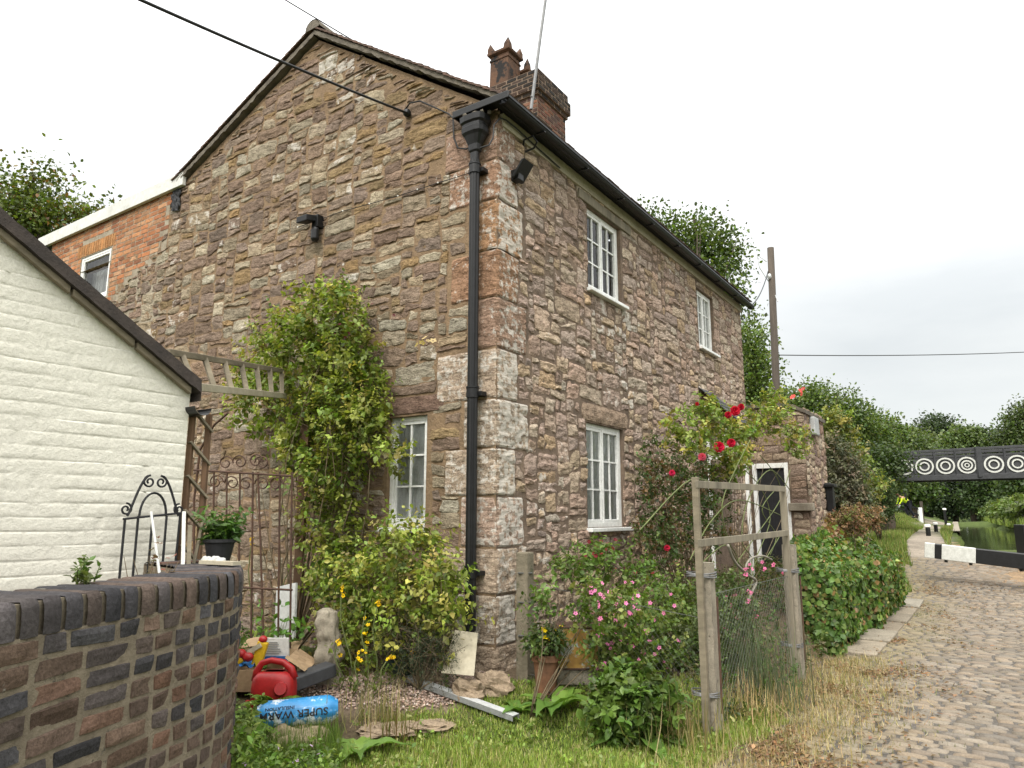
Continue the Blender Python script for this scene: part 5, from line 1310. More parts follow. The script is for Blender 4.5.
def mesh_panel(a, b, z0, z1, cell, lab):
    m = MB(); L = (b-a).length; d = (b-a)/L; H_ = z1-z0; zb = lambda s: lerp(a.z, b.z, s/L)
    n = int((L+H_)/cell)
    for i in range(n+1):
        o = i*cell
        for sg in (0, 1):
            s0 = o-H_; pts = []
            lo = max(0, s0); hi = min(L, o)
            if hi-lo < .02: continue
            for s in (lo, hi):
                z = (s-s0) if sg == 0 else H_-(s-s0); pts.append(a+d*s-Vector((0,0,a.z))+Vector((.008*nz(s*3, i), .02*nz(s*1.5, z*2, 4), zb(s)+z0+z)))
            m.tube(pts, .0008, 3, False)
    for z in (z0, z1): m.tube([a+Vector((0,0,z)), b+Vector((0,0,z))], .002, 4, False)
    return one('wire_mesh', m, M_WIRE, lab, 'wire mesh', a)
mesh_panel(q0, q1, .05, .78, .062, 'diamond wire mesh stretched between the corner post and nearest concrete post')
mesh_panel(q1, q2, .03, .95, .07, 'diamond wire mesh under the timber rails')
# ------------------------------------------------------------------ plants
def bl(p, rx, ry, dep): s = 715/p.y; return (tuple(p), (rx/s, dep, ry/s))
def bush(name, lab, cat, base, blobs, n, shoot, per, leaf, wid, cols, w=None, stems=20, stemr=.008, group=None, mat=None, smat=None, upb=.5, jit=.18, lens=None, clip=None):
    t = thing(name, lab, cat, base, group)
    A0, Dv = inblobs(n, blobs)
    if clip is not None:
        k = np.array([clip(*a) for a in A0]); A0, Dv = A0[k], Dv[k]
    Dd = Dv*.9+np.array((0,0,upb))+NR.normal(0, .45, A0.shape)
    P, X, N, L, W_, K = sprigs(A0, Dd, shoot, per, leaf, wid, cols, jit, w)
    leaves_obj('foliage', P, X, N, L, W_, K, mat or M_LEAF, t)
    if stems:
        m = MB(); tips = [tuple(A0[i]) for i in NR.choice(len(A0), min(stems, len(A0)), replace=False)]
        twigs(m, base, tips, stemr, 5); sh = [(A0[i], A0[i]+norm(Dd[i])*shoot*.9) for i in NR.choice(len(A0), min(len(A0), 160), replace=False)]
        for a, b in sh: m.tube([Vector(a)-Vector(b-a)*.8, Vector(a), Vector(b)], [.003, .0025, .001], 3, False)
        obj('stem', m, smat or M_STEM, t, smooth=True)
    return t, A0
offwall = lambda x, y, z: TG(x, y)[0] < -.05
GC = [(.19,.24,.036),(.145,.20,.032),(.25,.28,.055),(.31,.29,.075),(.105,.15,.027),(.165,.15,.045)]
TC = -.38
cb = [bl(HG(x, y, TC), rx, ry, .24) for x, y, rx, ry in ((330,322,32,32),(298,336,38,30),(352,352,26,40),(312,372,55,38),(352,395,32,38),(265,360,26,26),(262,408,30,26),(318,425,46,30),(356,435,22,36),(328,480,36,34),(300,450,24,24),(330,525,32,32),(345,565,38,30),(310,300,14,14),(345,300,12,12),(250,385,20,20),(390,455,14,16),(372,420,14,30))]
bs_ = onz(H(-.42, 2.15)); cl, A0 = bush('climbing_honeysuckle', 'tall honeysuckle climber covering a post beside the ground-floor gable window', 'climber', bs_, cb, 1500, .19, 6, .058, .32, GC, stems=24, stemr=.008, clip=offwall, w=[.26,.25,.18,.10,.14,.07])
flowers('flower', [HG(*q, -.3) for q in ((241,302),(243,298),(422,343),(428,341),(433,341),(417,345),(425,338))], .03, (.62,.48,.25), cl, up=(0,-.5,.6))
flowers('berry', [HG(R.gauss(325,30), R.gauss(318,16), -.55) for _ in range(30)], .016, (.12,.015,.03), cl)
m = MB(); twigs(m, HG(345,325,-.2), [HG(432,342,-.3), HG(242,300,-.3)], .004, 4); twigs(m, HG(352,440,-.4), [HG(400,455,-.45), HG(395,470,-.4)], .004, 4); twigs(m, bs_, [HG(x, y, -.62) for x, y in ((318,470),(300,520),(352,500),(330,430),(290,430),(370,470),(345,600))], .013, 6, .12); obj('woody_stem', m, M_STEM, cl, smooth=True)
lb_ = [bl(HG(x, y, -.62), rx, ry, .30) for x, y, rx, ry in ((345,595,34,32),(385,580,44,24),(420,590,34,28),(370,625,48,30),(418,620,38,28),(440,600,18,30),(405,550,32,20),(350,650,22,26),(450,590,16,12),(400,535,14,16),(440,640,14,20),(452,615,10,16))]
b2_ = onz(HG(385, 660, -.5)); lo, A1 = bush('honeysuckle_shrub', 'lower sprawling honeysuckle bush between the climber and the black downpipe', 'shrub', b2_, lb_, 560, .22, 6, .058, .31, GC, stems=30, stemr=.009, clip=offwall, w=[.2,.2,.22,.16,.14,.08])
# dusty dark rosemary-like growth under it
rb_ = [bl(HG(x, y, -.75), rx, ry, .16) for x, y, rx, ry in ((425,640,30,26),(438,655,18,22),(405,648,22,22))]
bush('rosemary', 'dark needle-leaved rosemary bush drooping behind the cream panel', 'shrub', onz(HG(420,672,-.75)), rb_, 420, .14, 9, .022, .12, [(.035,.05,.03),(.05,.065,.035),(.03,.04,.02)], stems=14, upb=-.3, mat=M_LEAFD)
# small tufts at the foot of the gable window and pipe
for (x, y, n, h, lab) in ((352,640,18,.3,'leafy weed at the foot of the honeysuckle beside the gravel'),(427,548,8,.16,'small leafy sprig growing from the gable beside the downpipe'),(268,628,16,.30,'bright green elder sapling in the corner by the curved wall')):
    q_ = HG(x, y, -.5 if y != 548 else -.05); q_ = onz(q_) if y > 600 else q_
    small_plant(q_, h, n, .055, .3, GC, 'leafy_weed', lab, spread=.5)
q_ = onz(at(262, 640, 5.9)); small_plant(Vector((q_.x-.05, q_.y+.45, q_.z)), .55, 26, .085, .3, [(.07,.15,.02),(.10,.19,.03),(.055,.12,.02)], 'elder_sapling', 'bright green leafy sapling rising behind the cardboard box', spread=.38)
# tall yellow-flowered spikes
def spike(base, tip, lab, fl0, nf, group='yellow flower spikes'):
    base = Vector(base); tip = Vector(tip); t = thing('yellow_flower_spike', lab, 'flower', base, group); m = MB(); pts = [base.lerp(tip, k/6)+Vector((.03*math.sin(k*1.1), .02*math.cos(k), 0))*(0 < k < 6) for k in range(7)]; m.tube(pts, [.006]*6+[.002], 5); obj('stem', m, M_GSTEM, t, smooth=True)
    n = 26; ks = NR.uniform(.05, .8, n); A_ = np.array([tuple(base.lerp(tip, k)) for k in ks]); a = NR.uniform(0, 6.28, n); Dv = np.stack([np.cos(a), np.sin(a), NR.uniform(.3, 1, n)], 1)
    leaves_obj('foliage', A_, Dv, Dv[:, ::-1]*.3+np.array((0,0,1)), NR.uniform(.05, .11, n)*(1.1-ks), .012, pal(n, [(.10,.14,.03),(.13,.16,.04)]), M_LEAF, t)
    flowers('flower', [base.lerp(tip, R.uniform(fl0, 1))+Vector((R.gauss(0,.012), R.gauss(0,.012), 0)) for _ in range(nf)], .016, (.72,.46,.005), t)
for px, py, tx, ty, f0, lab in ((262,650,300,547,.93,'arching yellow flower spike nearest the curved wall'),(250,640,252,538,.93,'upright thin yellow flower spike close beside the curved wall'),(365,690,366,610,.45,'yellow flower spike in front of the stone ornament'),(372,690,379,600,.9,'second yellow flower spike just right of the stone ornament'),(350,690,342,585,.9,'tall yellow spike crossing the stone ornament'),(340,690,338,640,.5,'short yellow spike leaning against the stone ornament'),(352,694,362,648,.55,'short yellow flower spike above the gravel edge'),(372,694,392,655,.9,'leaning yellow flower spike between the ornament and the teal pot'),(385,686,415,650,.93,'low yellow-headed flower stem beside the teal pot')):
    b_ = gpix(px, py); spike(b_, at(tx, ty, b_.y-.02), lab, f0, 7)
# ferny plant in front of the red can, docks and comfreys
def fern(base, n, L, lab, name='fern', cols=((.12,.20,.025),(.15,.24,.04),(.10,.17,.02))):
    base = Vector(base); t = thing(name, lab, 'fern', base); P = []; X = []; N = []; Ls = []; m = MB()
    for i in range(n):
        a = 2*math.pi*i/n+R.uniform(-.3, .3); h = L*R.uniform(.7, 1.1); el = R.uniform(.5, 1.1); d = Vector((math.cos(a), math.sin(a), 0)); pts = []
        for k in range(13):
            s = k/12; pts.append(base+d*h*s*math.cos(el*.6)+Vector((0,0,h*(math.sin(el)*s*1.05-.5*s*s))))
        m.tube(pts, [.003]*12+[.001], 4)
        for k in range(2, 13):
            ax_ = (pts[k]-pts[k-1]).normalized(); side = ax_.cross(Vector((0,0,1))).normalized()
            for sg in (-1, 1):
                for q_ in range(2): P.append(tuple(pts[k])); X.append(tuple(side*sg*(1-.25*q_)+ax_*(.45+.3*q_))); N.append(tuple(side.cross(ax_)*1+Vector((R.gauss(0,.2), R.gauss(0,.2), 0)))); Ls.append(h*.30*(1-k/14)*R.uniform(.8, 1.2)+.012)
    Ls = np.array(Ls); leaves_obj('frond', P, X, N, Ls, Ls*.22, pal(len(P), cols), M_LEAF, t); obj('stem', m, M_GSTEM, t); return t
fern(at(268, 712, 5.1)*1.0-Vector((0,0,.0)) if False else onz(at(272, 704, 5.50))+Vector((0,0,.12)), 9, .26, 'bright ferny foliage in front of the red can')
fern(onz(at(236, 690, 5.1))+Vector((0,0,.12)), 9, .34, 'tall ferny weed between the curved wall and the blue roll')
def broad(base, n, L, wd, lab, name, cols, up=.7):
    base = Vector(base); t = thing(name, lab, 'plant', base); mm = CM()
    for i in range(n):
        a = 2*math.pi*i/n+R.uniform(-.4, .4); h = L*R.uniform(.65, 1.1); el = up*R.uniform(.6, 1.3); d = Vector((math.cos(a), math.sin(a), 0)); sd = Vector((-d.y, d.x, 0)); col = vary(R.choice(cols), .75, 1.25, R); ph = R.uniform(0, 9)
        def lf(u, v):
            s = u; w_ = wd*h*math.sin(math.pi*min(1, .04+.96*s)**.8)*(1-.15*s); x = (v-.5)*2
            return base+d*h*(s*math.cos(el)+.25*s*s)+Vector((0,0,h*(math.sin(el)*s*1.15-.55*s*s)))+sd*x*w_+Vector((0,0,abs(x)*w_*.35+.012*h*4*math.sin(s*16+ph)*abs(x)*.5))
        mm.grid(lf, 12, 6); mm.paint(col, 0)
    obj('leaf', mm, M_LEAF, t, smooth=True); return t
CF = [(.12,.21,.035),(.15,.25,.045),(.09,.165,.03)]
broad(gpix(357, 756), 7, .34, .20, 'broad-leaved light green plant at the grass edge before the sacking', 'dock_plant', [(.12,.21,.04),(.15,.25,.05)], .75)
broad(gpix(556, 700), 9, .42, .20, 'large-leaved comfrey beside the end of the metal channel', 'comfrey', CF, .8)
broad(gpix(640, 712), 8, .34, .22, 'low comfrey leaves spreading at the foot of the leafy clump', 'comfrey', CF, .35)
broad(gpix(520, 700), 6, .22, .24, 'small low-leaved plant at the rock and corner post', 'comfrey', CF, .5)
bush('leafy_clump', 'dense green leafy clump in front of the pink-flowered geranium', 'plant', gpix(632, 712), [bl(gpix(632,712)+Vector((x, y, z)), rx, ry, .2) for x, y, z, rx, ry in ((0,0,.15,36,24),(-.12,0,.25,20,22),(.12,.05,.2,28,22),(.02,.05,.34,18,14))], 300, .10, 5, .075, .28, [(.08,.135,.025),(.10,.165,.03),(.06,.10,.02)], stems=14)
# pink geranium
gb = [bl(HF(x, y, -1.15), rx, ry, .28) for x, y, rx, ry in ((610,620,34,36),(640,630,40,44),(668,640,30,50),(690,650,20,50),(620,655,34,34),(655,670,34,26),(592,610,18,22),(680,600,22,22))]
ge, A0 = bush('hardy_geranium', 'large mound of geranium dotted with pink flowers behind the wire mesh', 'flower bush', onz(HF(645, 690, -1.15)), gb, 850, .12, 5, .042, .36, [(.10,.155,.028),(.125,.185,.036),(.075,.12,.024),(.16,.18,.045)], stems=30, stemr=.005, smat=M_GSTEM)
k = [i for i in range(len(A0)) if A0[i][1] < np.median(A0[:, 1])]
flowers('flower', [Vector(A0[i])+Vector((R.gauss(0,.03), -.10-R.random()*.06, .06+R.random()*.04)) for i in R.sample(k, 90)], .017, (.72,.20,.42), ge, up=(0,-.8,.5))
g2 = [bl(Vector((x, y, z)), rx, ry, .14) for (x, y, z), rx, ry in (((gpix(748,672)+Vector((-.2,.5,.4))).to_tuple(), 26, 40), ((gpix(748,672)+Vector((.15,.7,.45))).to_tuple(), 30, 40), ((gpix(748,672)+Vector((.05,.9,.75))).to_tuple(), 34, 26))]
g2t, A2 = bush('hardy_geranium', 'smaller geranium with pink flowers seen through the gate mesh', 'flower bush', gpix(748, 666)+Vector((0,.5,0)), g2, 420, .12, 5, .038, .28, [(.065,.105,.025),(.085,.125,.035),(.10,.12,.05)], stems=20, stemr=.005, smat=M_GSTEM)
flowers('flower', [at(R.uniform(720,760), R.uniform(590,640), 6.9) for _ in range(16)]+[at(R.uniform(742,790), R.uniform(562,575), 7.4) for _ in range(12)], .022, (.72,.18,.36), g2t, up=(0,-.8,.5))
# grey-green spiky tuft behind the mesh
def tuft(base, n, h, sp, cols, name, lab, cat='plant', bw=.0035, mat=None, group=None, kind=None, rad=.15):
    base = Vector(base); P = np.array(tuple(base))+NR.normal(0, 1, (n, 3))*np.array((rad, rad, 0)); a = NR.uniform(0, 6.28, n); lean = np.abs(NR.normal(0, sp, n)); X = np.stack([np.cos(a)*lean, np.sin(a)*lean, np.ones(n)], 1)
    L = h*NR.uniform(.5, 1.15, n); Nn = np.stack([np.cos(a), np.sin(a), -lean], 1)
    return tag(leaves_obj(name, P, X, Nn, L, bw, pal(n, cols), mat or M_GRS, None, base=base, droop=.25, shape='blade'), lab, cat, group, kind)
tuft(gpix(762,668)+Vector((0,.3,0)), 300, .7, .35, [(.09,.12,.06),(.12,.14,.08),(.07,.09,.045)], 'grassy_tuft', 'grey-green fine-stemmed tuft growing behind the gate mesh', bw=.003, rad=.22)
tuft(gpix(672,706), 180, .38, .6, [(.22,.18,.08),(.10,.12,.03),(.30,.24,.12)], 'dry_tuft', 'straggly half-dry grass tuft left of the nearest concrete post', rad=.16)
tuft(gpix(742,705), 260, .30, 1.4, [(.38,.29,.15),(.30,.22,.11),(.44,.36,.20)], 'hay_tuft', 'tall clump of straw-coloured dead grass right of the nearest concrete post', rad=.17)
tuft(gpix(395,742), 60, .28, .45, [(.15,.10,.04),(.12,.12,.03)], 'reddish_tuft', 'small reddish grass tuft at the edge of the gravel', rad=.06)
tuft(gpix(375,705), 120, .32, .4, [(.30,.25,.14),(.16,.16,.06)], 'dry_tuft', 'wispy dry grass beside the stone ornament on the gravel', rad=.12)
# dark red-berried shrub under the front window
rdb = [bl(HF(x, y, -.75), rx, ry, .14) for x, y, rx, ry in ((590,562,34,14),(625,572,26,14),(575,575,22,10),(545,600,16,8),(600,552,20,10),(650,578,16,14))]
sh, A3 = bush('flowering_shrub', 'thin arching shrub with dark crimson buds under the front ground-floor window', 'shrub', onz(HF(530, 650, -.75)), rdb, 190, .12, 5, .05, .3, [(.09,.15,.025),(.12,.19,.035),(.07,.11,.02)], stems=10, stemr=.006)
flowers('flower', [Vector(a)+Vector((0,-.05,.08)) for a in R.sample([tuple(q_) for q_ in A3], 26)], .017, (.17,.008,.02), sh)
# climbing rose and its dead thicket by the porch
rs1 = [bl(HF(x, y, -.70), rx, ry, .30) for x, y, rx, ry in ((660,470,24,30),(665,520,28,40),(690,480,24,40),(690,530,28,44),(712,500,20,50),(655,545,22,26))]
dk, A4 = bush('rose_thicket', 'dense tangle of green and dead brown rose stems between window and porch', 'shrub', onz(HF(690, 600, -.7)), rs1, 900, .13, 5, .042, .32, [(.05,.085,.02),(.075,.11,.025),(.16,.10,.05),(.12,.075,.04),(.04,.065,.018)], w=[.27,.25,.16,.14,.18], stems=70, stemr=.006)
rs2 = [bl(HF(x, y, -1.0), rx, ry, .26) for x, y, rx, ry in ((690,445,22,14),(715,425,20,18),(740,440,20,14),(765,420,22,16),(700,412,10,12),(795,440,14,16),(730,462,18,14),(772,400,12,10),(680,425,10,8))]
ros, A5 = bush('climbing_rose', 'rambling rose with large red blooms in front of the porch', 'rose', onz(HF(740, 590, -1.0)), rs2, 520, .14, 5, .058, .34, [(.17,.23,.04),(.20,.26,.05),(.12,.17,.03),(.28,.25,.06)], stems=12, stemr=.006, smat=M_STEM)
def bloom(c, r, col):
    P = []; X = []; N = []; c = Vector(c)
    for ring, (n_, el, sc_) in enumerate(((5,1.25,.55),(7,.9,.75),(8,.45,.95),(8,.05,1.0))):
        for k in range(n_):
            a = 2*math.pi*(k+.5*ring)/n_+R.uniform(-.2, .2); d = Vector((math.cos(a)*math.cos(el), -math.sin(el)*.75, math.sin(a)*math.cos(el)+.2*math.sin(el))); P.append(tuple(c)); X.append(tuple(d)); N.append((0,-1,.1))
    return P, X, N
for (x, y, r_, col) in ((735,411,.065,(.50,.010,.03)),(741,407,.045,(.45,.01,.03)),(731,443,.055,(.50,.010,.04)),(719,447,.065,(.52,.010,.05)),(702,457,.045,(.55,.08,.13)),(672,473,.032,(.5,.02,.08)),(728,415,.045,(.42,.01,.03)),(697,404,.022,(.42,.01,.02)),(667,548,.03,(.5,.02,.06)),(782,491,.04,(.5,.02,.07))):
    P, X, N = bloom(HF(x, y, -1.25), r_, col); leaves_obj('bloom', P, X, N, r_, r_*.5, np.clip(np.array([tuple(c*k for c in col) for k in NR.uniform(.6, 1.25, len(P))]), 0, .9), M_PET, ros, droop=.1)
flowers('bloom', [at(800, 391, 12.2), at(803, 389, 12.2), at(793, 397, 12.2), at(802, 394, 12.2)], .05, (.62,.10,.09), ros, per=7)
m = MB(); zb = gz(*HF(745,600,-1.3).xy)
for pts in (((742,600),(738,560),(728,540),(722,505),(735,470),(750,440)),((745,590),(752,560),(742,540),(748,500),(770,470),(790,490)),((700,565),(725,545),(738,562),(752,577),(748,592)),((752,577),(757,560),(772,557),(780,566)),((735,565),(760,530),(780,500),(790,470)),((755,560),(770,520),(762,490),(745,470)),((765,560),(786,520),(778,480),(760,455)),((640,530),(690,480),(720,488)),((690,560),(712,520),(740,500),(780,515)),((770,555),(776,535),(762,510),(775,490))):
    m.tube(catmull([tuple(HF(x, y, -1.45)) for x, y in pts], 6), .006, 6)
obj('cane', m, M_GSTEM, ros, smooth=True)
m = MB(); m.tube(catmull([tuple(HF(x, y, -1.55)) for x, y in ((728,545),(735,562),(748,575),(756,581),(752,592),(746,604))], 6), [.014]*31, 7); m.tube(catmull([tuple(HF(x, y, -1.55)) for x, y in ((748,575),(746,566),(752,558),(763,556),(772,560))], 6), .011, 7); obj('dead_trunk', m, M_DSTEM, ros, smooth=True)
# ------------------------------------------------------------------ hedges (walls of ivy leaves)
def hedge(name, lab, ta, tb, ga, gb, h, n, leaf, cols, base=None, brown=0, w=None):
    b = onz(H((ta+tb)/2, (ga+gb)/2)); t = thing(name, lab, 'hedge', b); P = []; Nn = []; 
    Lx, Ly = tb-ta, gb-ga; areas = [Lx*h, Ly*h, Lx*Ly, Ly*h, Lx*h]; pr = np.array(areas)/sum(areas); f = NR.choice(5, n, p=pr); A_, B_ = NR.uniform(0, 1, n), NR.uniform(0, 1, n)
    for fi, a, q_ in zip(f, A_, B_):
        if fi == 0: tt, g_, z, nn = ta+a*Lx, ga, q_*h, (0,-1,.2)
        elif fi == 1: tt, g_, z, nn = ta, ga+a*Ly, q_*h, (-1,0,.2)
        elif fi == 2: tt, g_, z, nn = ta+a*Lx, ga+q_*Ly, h, (0,0,1)
        elif fi == 3: tt, g_, z, nn = tb, ga+a*Ly, q_*h, (1,0,.2)
        else: tt, g_, z, nn = ta+a*Lx, gb, q_*h, (0,1,.2)
        cr_ = min(1, max(0, (z/h-.8)/.2)); wob = .09*nz(tt*2.2, g_*2.2, z*2.2)+.05*nz(tt*6, g_*6, z*6)-.07*cr_*cr_*(fi != 2)-(.05 if z < .15 else 0)
        if fi == 2:
            e = min(a, 1-a)*Lx; e2 = min(q_, 1-q_)*Ly; z += wob-.10*max(0, 1-min(e, e2)/.14)
        dpt = -abs(R.gauss(0, .035)); wd_ = Vector((D[0]*nn[0]+G[0]*nn[1], D[1]*nn[0]+G[1]*nn[1], nn[2])); p = H(tt, g_)+Vector((wd_.x, wd_.y, 0))*((wob if fi != 2 else 0)+dpt)
        p.z = gz(p.x, p.y)*1.0+z+(dpt if fi == 2 else 0); P.append(tuple(p)); Nn.append(tuple(wd_))
    P = np.array(P); Nn = norm(np.array(Nn)+NR.normal(0, .38, (n, 3))); X = np.cross(Nn, rdir(n))+np.array((0,0,-.55)); L = leaf*NR.uniform(.5, 1.25, n); K = pal(n, cols, .22, w)
    if brown: 
        top = P[:, 2] > P[:, 2].max()-brown; pick = top & (NR.uniform(0, 1, n) < .75); K[pick] = pal(int(pick.sum()), [(.22,.125,.065),(.17,.09,.05),(.26,.17,.09)])
    leaves_obj('foliage', P, X, Nn, L, L*.46, K, M_LEAF, t, droop=.12)
    m = MB(); m.box(ta+.10, tb-.10, ga+.10, gb-.10, -.1, h-.32, lambda a, q_, z: H(a, q_, z+gz(*H(a, q_)[:2]))); obj('woody_core', m, M_STEM, t)
    m = MB()
    for _ in range(70):
        q_ = P[R.randrange(n)]; d = Vector((R.gauss(0,1), R.gauss(0,1), abs(R.gauss(0,1.2)))); d.normalize(); m.tube([Vector(q_)-d*.12, Vector(q_)+d*R.uniform(.0, .07)], [.003,.0015], 3)
    obj('twig', m, M_STEM, t)
    return t
IV = [(.085,.15,.032),(.115,.19,.042),(.06,.11,.026),(.17,.22,.06),(.25,.16,.07),(.24,.24,.07)]
hedge('ivy_hedge', 'nearer clipped ivy hedge with glossy leaves beside the concrete post', 3.62, 5.75, -2.16, -1.62, .93, 12000, .066, IV, w=[.3,.27,.2,.12,.06,.05])
hedge('ivy_hedge', 'farther ivy hedge with a browned top past the first hedge', 5.85, 8.9, -2.26, -1.6, .92, 13000, .075, IV, brown=.30, w=[.24,.22,.18,.16,.12,.08])
wd = bush('dead_shrub', 'dry brown shrub top rising above the farther hedge', 'shrub', onz(H(7.2, -1.7)), [bl(H(6.9, -1.8, 1.42), 18, 9, .3), bl(H(8.1, -1.8, 1.5), 18, 10, .3)], 420, .12, 5, .05, .28, [(.24,.14,.075),(.18,.10,.055),(.14,.10,.05),(.10,.11,.03)], stems=30, mat=M_LEAFD)
bud = [bl(at(x, y, 15.5), rx, ry, .6) for x, y, rx, ry in ((838,500,14,26),(850,505,16,24),(840,470,10,22),(848,480,12,22),(834,450,6,14),(862,515,12,16))]
bush('grey_shrub', 'tall grey-green shrub with brownish heads beside the outhouse corner', 'shrub', onz(at(845,520,15.5)), bud, 1300, .22, 5, .085, .22, [(.10,.11,.065),(.13,.125,.08),(.16,.13,.085),(.075,.085,.05)], stems=40, stemr=.02, mat=M_LEAFD)
yb = [bl(at(x, y, 17), rx, ry, .7) for x, y, rx, ry in ((832,425,8,12),(838,440,10,14),(850,462,12,12),(866,488,10,10))]
yt, A6 = bush('yellow_leaved_shrub', 'yellowish flowering shrub above the grey shrub beside the outhouse', 'shrub', onz(at(845,500,17)), yb, 500, .25, 5, .10, .28, [(.16,.19,.04),(.22,.21,.05),(.10,.14,.03)], stems=20, stemr=.02)
dh = [bl(at(x, y, 20), rx, ry, .9) for x, y, rx, ry in ((867,490,14,20),(877,498,10,20),(872,508,13,17),(858,478,10,14))]
bush('clipped_conifer', 'rounded dark green clipped evergreen behind the grey shrub', 'hedge', onz(at(878,515,20)), dh, 2600, .16, 4, .085, .16, [(.032,.055,.018),(.045,.072,.022),(.06,.085,.025)], stems=10, stemr=.03, mat=M_LEAFD)
# ------------------------------------------------------------------ trees
def tree(name, lab, base, blobs, n, leaf, cols, w=None, tr=.16, per=9, wid=.36, clus=.35, group=None, limbs=14, mat=None):
    base = Vector(base); t = thing(name, lab, 'tree', base, group); cen, dv = inblobs(n, blobs); tone = pal(n, cols, .24, w)
    m_ = per; P = np.repeat(cen, m_, 0)+NR.normal(0, clus, (n*m_, 3))*np.array((1,1,.75)); K = np.repeat(tone, m_, 0)*(1+NR.normal(0, .14, (n*m_, 1)))
    X = NR.normal(0, 1, (n*m_, 3))+np.repeat(dv, m_, 0)*.6+np.array((0,0,-.15)); Nn = NR.normal(0, .6, (n*m_, 3))+np.array((0,0,.8)); L = leaf*NR.uniform(.55, 1.3, n*m_)
    leaves_obj('crown', P, X, Nn, L, L*wid, np.clip(K, .004, .8), mat or M_LEAF, t)
    m = MB(); c = np.mean([b[0] for b in blobs], 0); topz = max(b[0][2] for b in blobs); mid = Vector((c[0], c[1], topz)); hh = topz-base.z
    pts = [base-Vector((0,0,.3))]+[base.lerp(mid, k/6)+Vector((.12*math.sin(k*1.7+base.x), .1*math.cos(k*1.3), 0)) for k in range(1, 7)]
    m.tube(pts, [tr*1.25, tr, tr*.85, tr*.7, tr*.52, tr*.34, tr*.15], 9)
    for k in range(limbs):
        q_ = cen[R.randrange(n)]; s = R.uniform(.25, .75); a = base.lerp(mid, s); b = Vector(q_); pm_ = a.lerp(b, .5)+Vector((R.gauss(0,.1), R.gauss(0,.1), .12*(b-a).length)); m.tube([a, pm_, b], [tr*.4, tr*.22, tr*.05], 6)
    obj('trunk', m, M_BARK, t, smooth=True); return t
TG_ = [(.075,.115,.024),(.10,.145,.03),(.06,.09,.02),(.14,.18,.045)]
def tb_(px, py, Y, rx, ry, dep=None): p = at(px, py, Y); s = 715/Y; return (tuple(p), (rx/s, dep or (rx/s), ry/s))
tree('background_tree', 'green and russet tree behind the flat-roofed brick extension', (at(45,230,19).x, 19, gz(at(45,230,19).x, 19)), [tb_(x, y, 19, a, b) for x, y, a, b in ((20,215,40,26),(55,225,40,26),(85,215,22,14),(35,190,22,20),(0,190,20,18),(48,172,14,18),(5,175,8,14),(105,210,10,10),(0,240,50,30),(-60,190,45,45))], 1500, .12, [(.085,.115,.022),(.11,.14,.03),(.06,.085,.018),(.17,.085,.03),(.14,.11,.03)], [.34,.30,.24,.05,.07], tr=.2, clus=.26)
tree('background_tree', 'large green tree rising over the far end of the cottage roof', (at(690,300,24).x, 24, 1.0), [tb_(x, y, 24, a, b) for x, y, a, b in ((690,245,40,26),(720,250,24,22),(660,235,30,22),(650,215,12,12),(705,225,22,14),(732,262,14,20),(700,290,50,30),(740,330,22,28),(750,365,18,26),(640,260,30,30))], 1500, .13, [(.065,.10,.02),(.09,.125,.025),(.05,.075,.018)], tr=.3, clus=.28)
tree('background_tree', 'mid green tree between the telegraph pole and cottage end', (at(748,400,21).x, 21, 1.2), [tb_(x, y, 21, a, b) for x, y, a, b in ((752,345,14,24),(756,372,18,22),(746,392,20,18),(765,400,16,14))], 700, .10, TG_, tr=.14, clus=.25)
tree('background_tree', 'broad leafy tree spreading right of the telegraph pole', (at(830,450,32).x, 32, 2.0), [tb_(x, y, 32, a, b) for x, y, a, b in ((800,400,28,16),(830,408,34,20),(850,425,34,24),(872,440,30,26),(845,450,36,30),(880,462,26,24),(790,415,26,22),(895,472,18,22),(815,392,14,8))], 2400, .13, TG_+[(.06,.10,.03)], tr=.3, clus=.28)
tree('background_tree', 'dark bushy tree beneath the left end of the footbridge', (at(882,500,27.2).x, 27.2, 1.2), [tb_(x, y, 27.2, a, b) for x, y, a, b in ((878,466,14,13),(874,478,9,12),(868,488,12,14),(893,461,8,8))], 900, .12, [(.04,.065,.016),(.055,.08,.02),(.03,.05,.014)], tr=.14)
tree('background_tree', 'leafy tree standing behind the pole-side trees on the slope', (at(870,440,52).x, 52, 4.0), [tb_(x, y, 52, a, b) for x, y, a, b in ((900,442,22,14),(880,430,20,12),(915,455,22,14),(860,425,20,14),(905,470,26,20))], 1000, .24, [(.07,.10,.03),(.09,.125,.035),(.055,.08,.025)], tr=.3)
far = [('tall dark tree on the skyline left of the footbridge centre post', 935, 432, 95, [(935,428,20,12),(930,440,22,14),(944,440,18,12),(935,421,10,6)], [(.035,.055,.022),(.045,.068,.026)]),
 ('pale green tree on the skyline behind the bridge rings', 966, 440, 85, [(962,440,12,12),(970,438,9,10),(955,448,14,10)], [(.10,.14,.045),(.085,.12,.04)]),
 ('small dark tree on the skyline right of the bridge centre post', 978, 436, 100, [(978,437,8,8),(976,445,12,8)], [(.032,.05,.022),(.04,.06,.025)]),
 ('large tree at the right edge above the footbridge', 1018, 430, 80, [(1020,428,18,18),(1012,440,16,12),(1030,420,20,20)], [(.06,.085,.026),(.075,.105,.03),(.05,.07,.024)]),
 ('rounded yellow-green tree on the skyline at the bridge end', 908, 442, 75, [(905,442,16,10),(915,446,14,10)], [(.10,.13,.035),(.08,.11,.03)]),
 ('low distant tree filling the skyline gap by the right-hand rings', 998, 445, 105, [(998,443,14,8),(1005,447,14,8),(990,447,10,6)], [(.06,.085,.035),(.075,.10,.04)])]
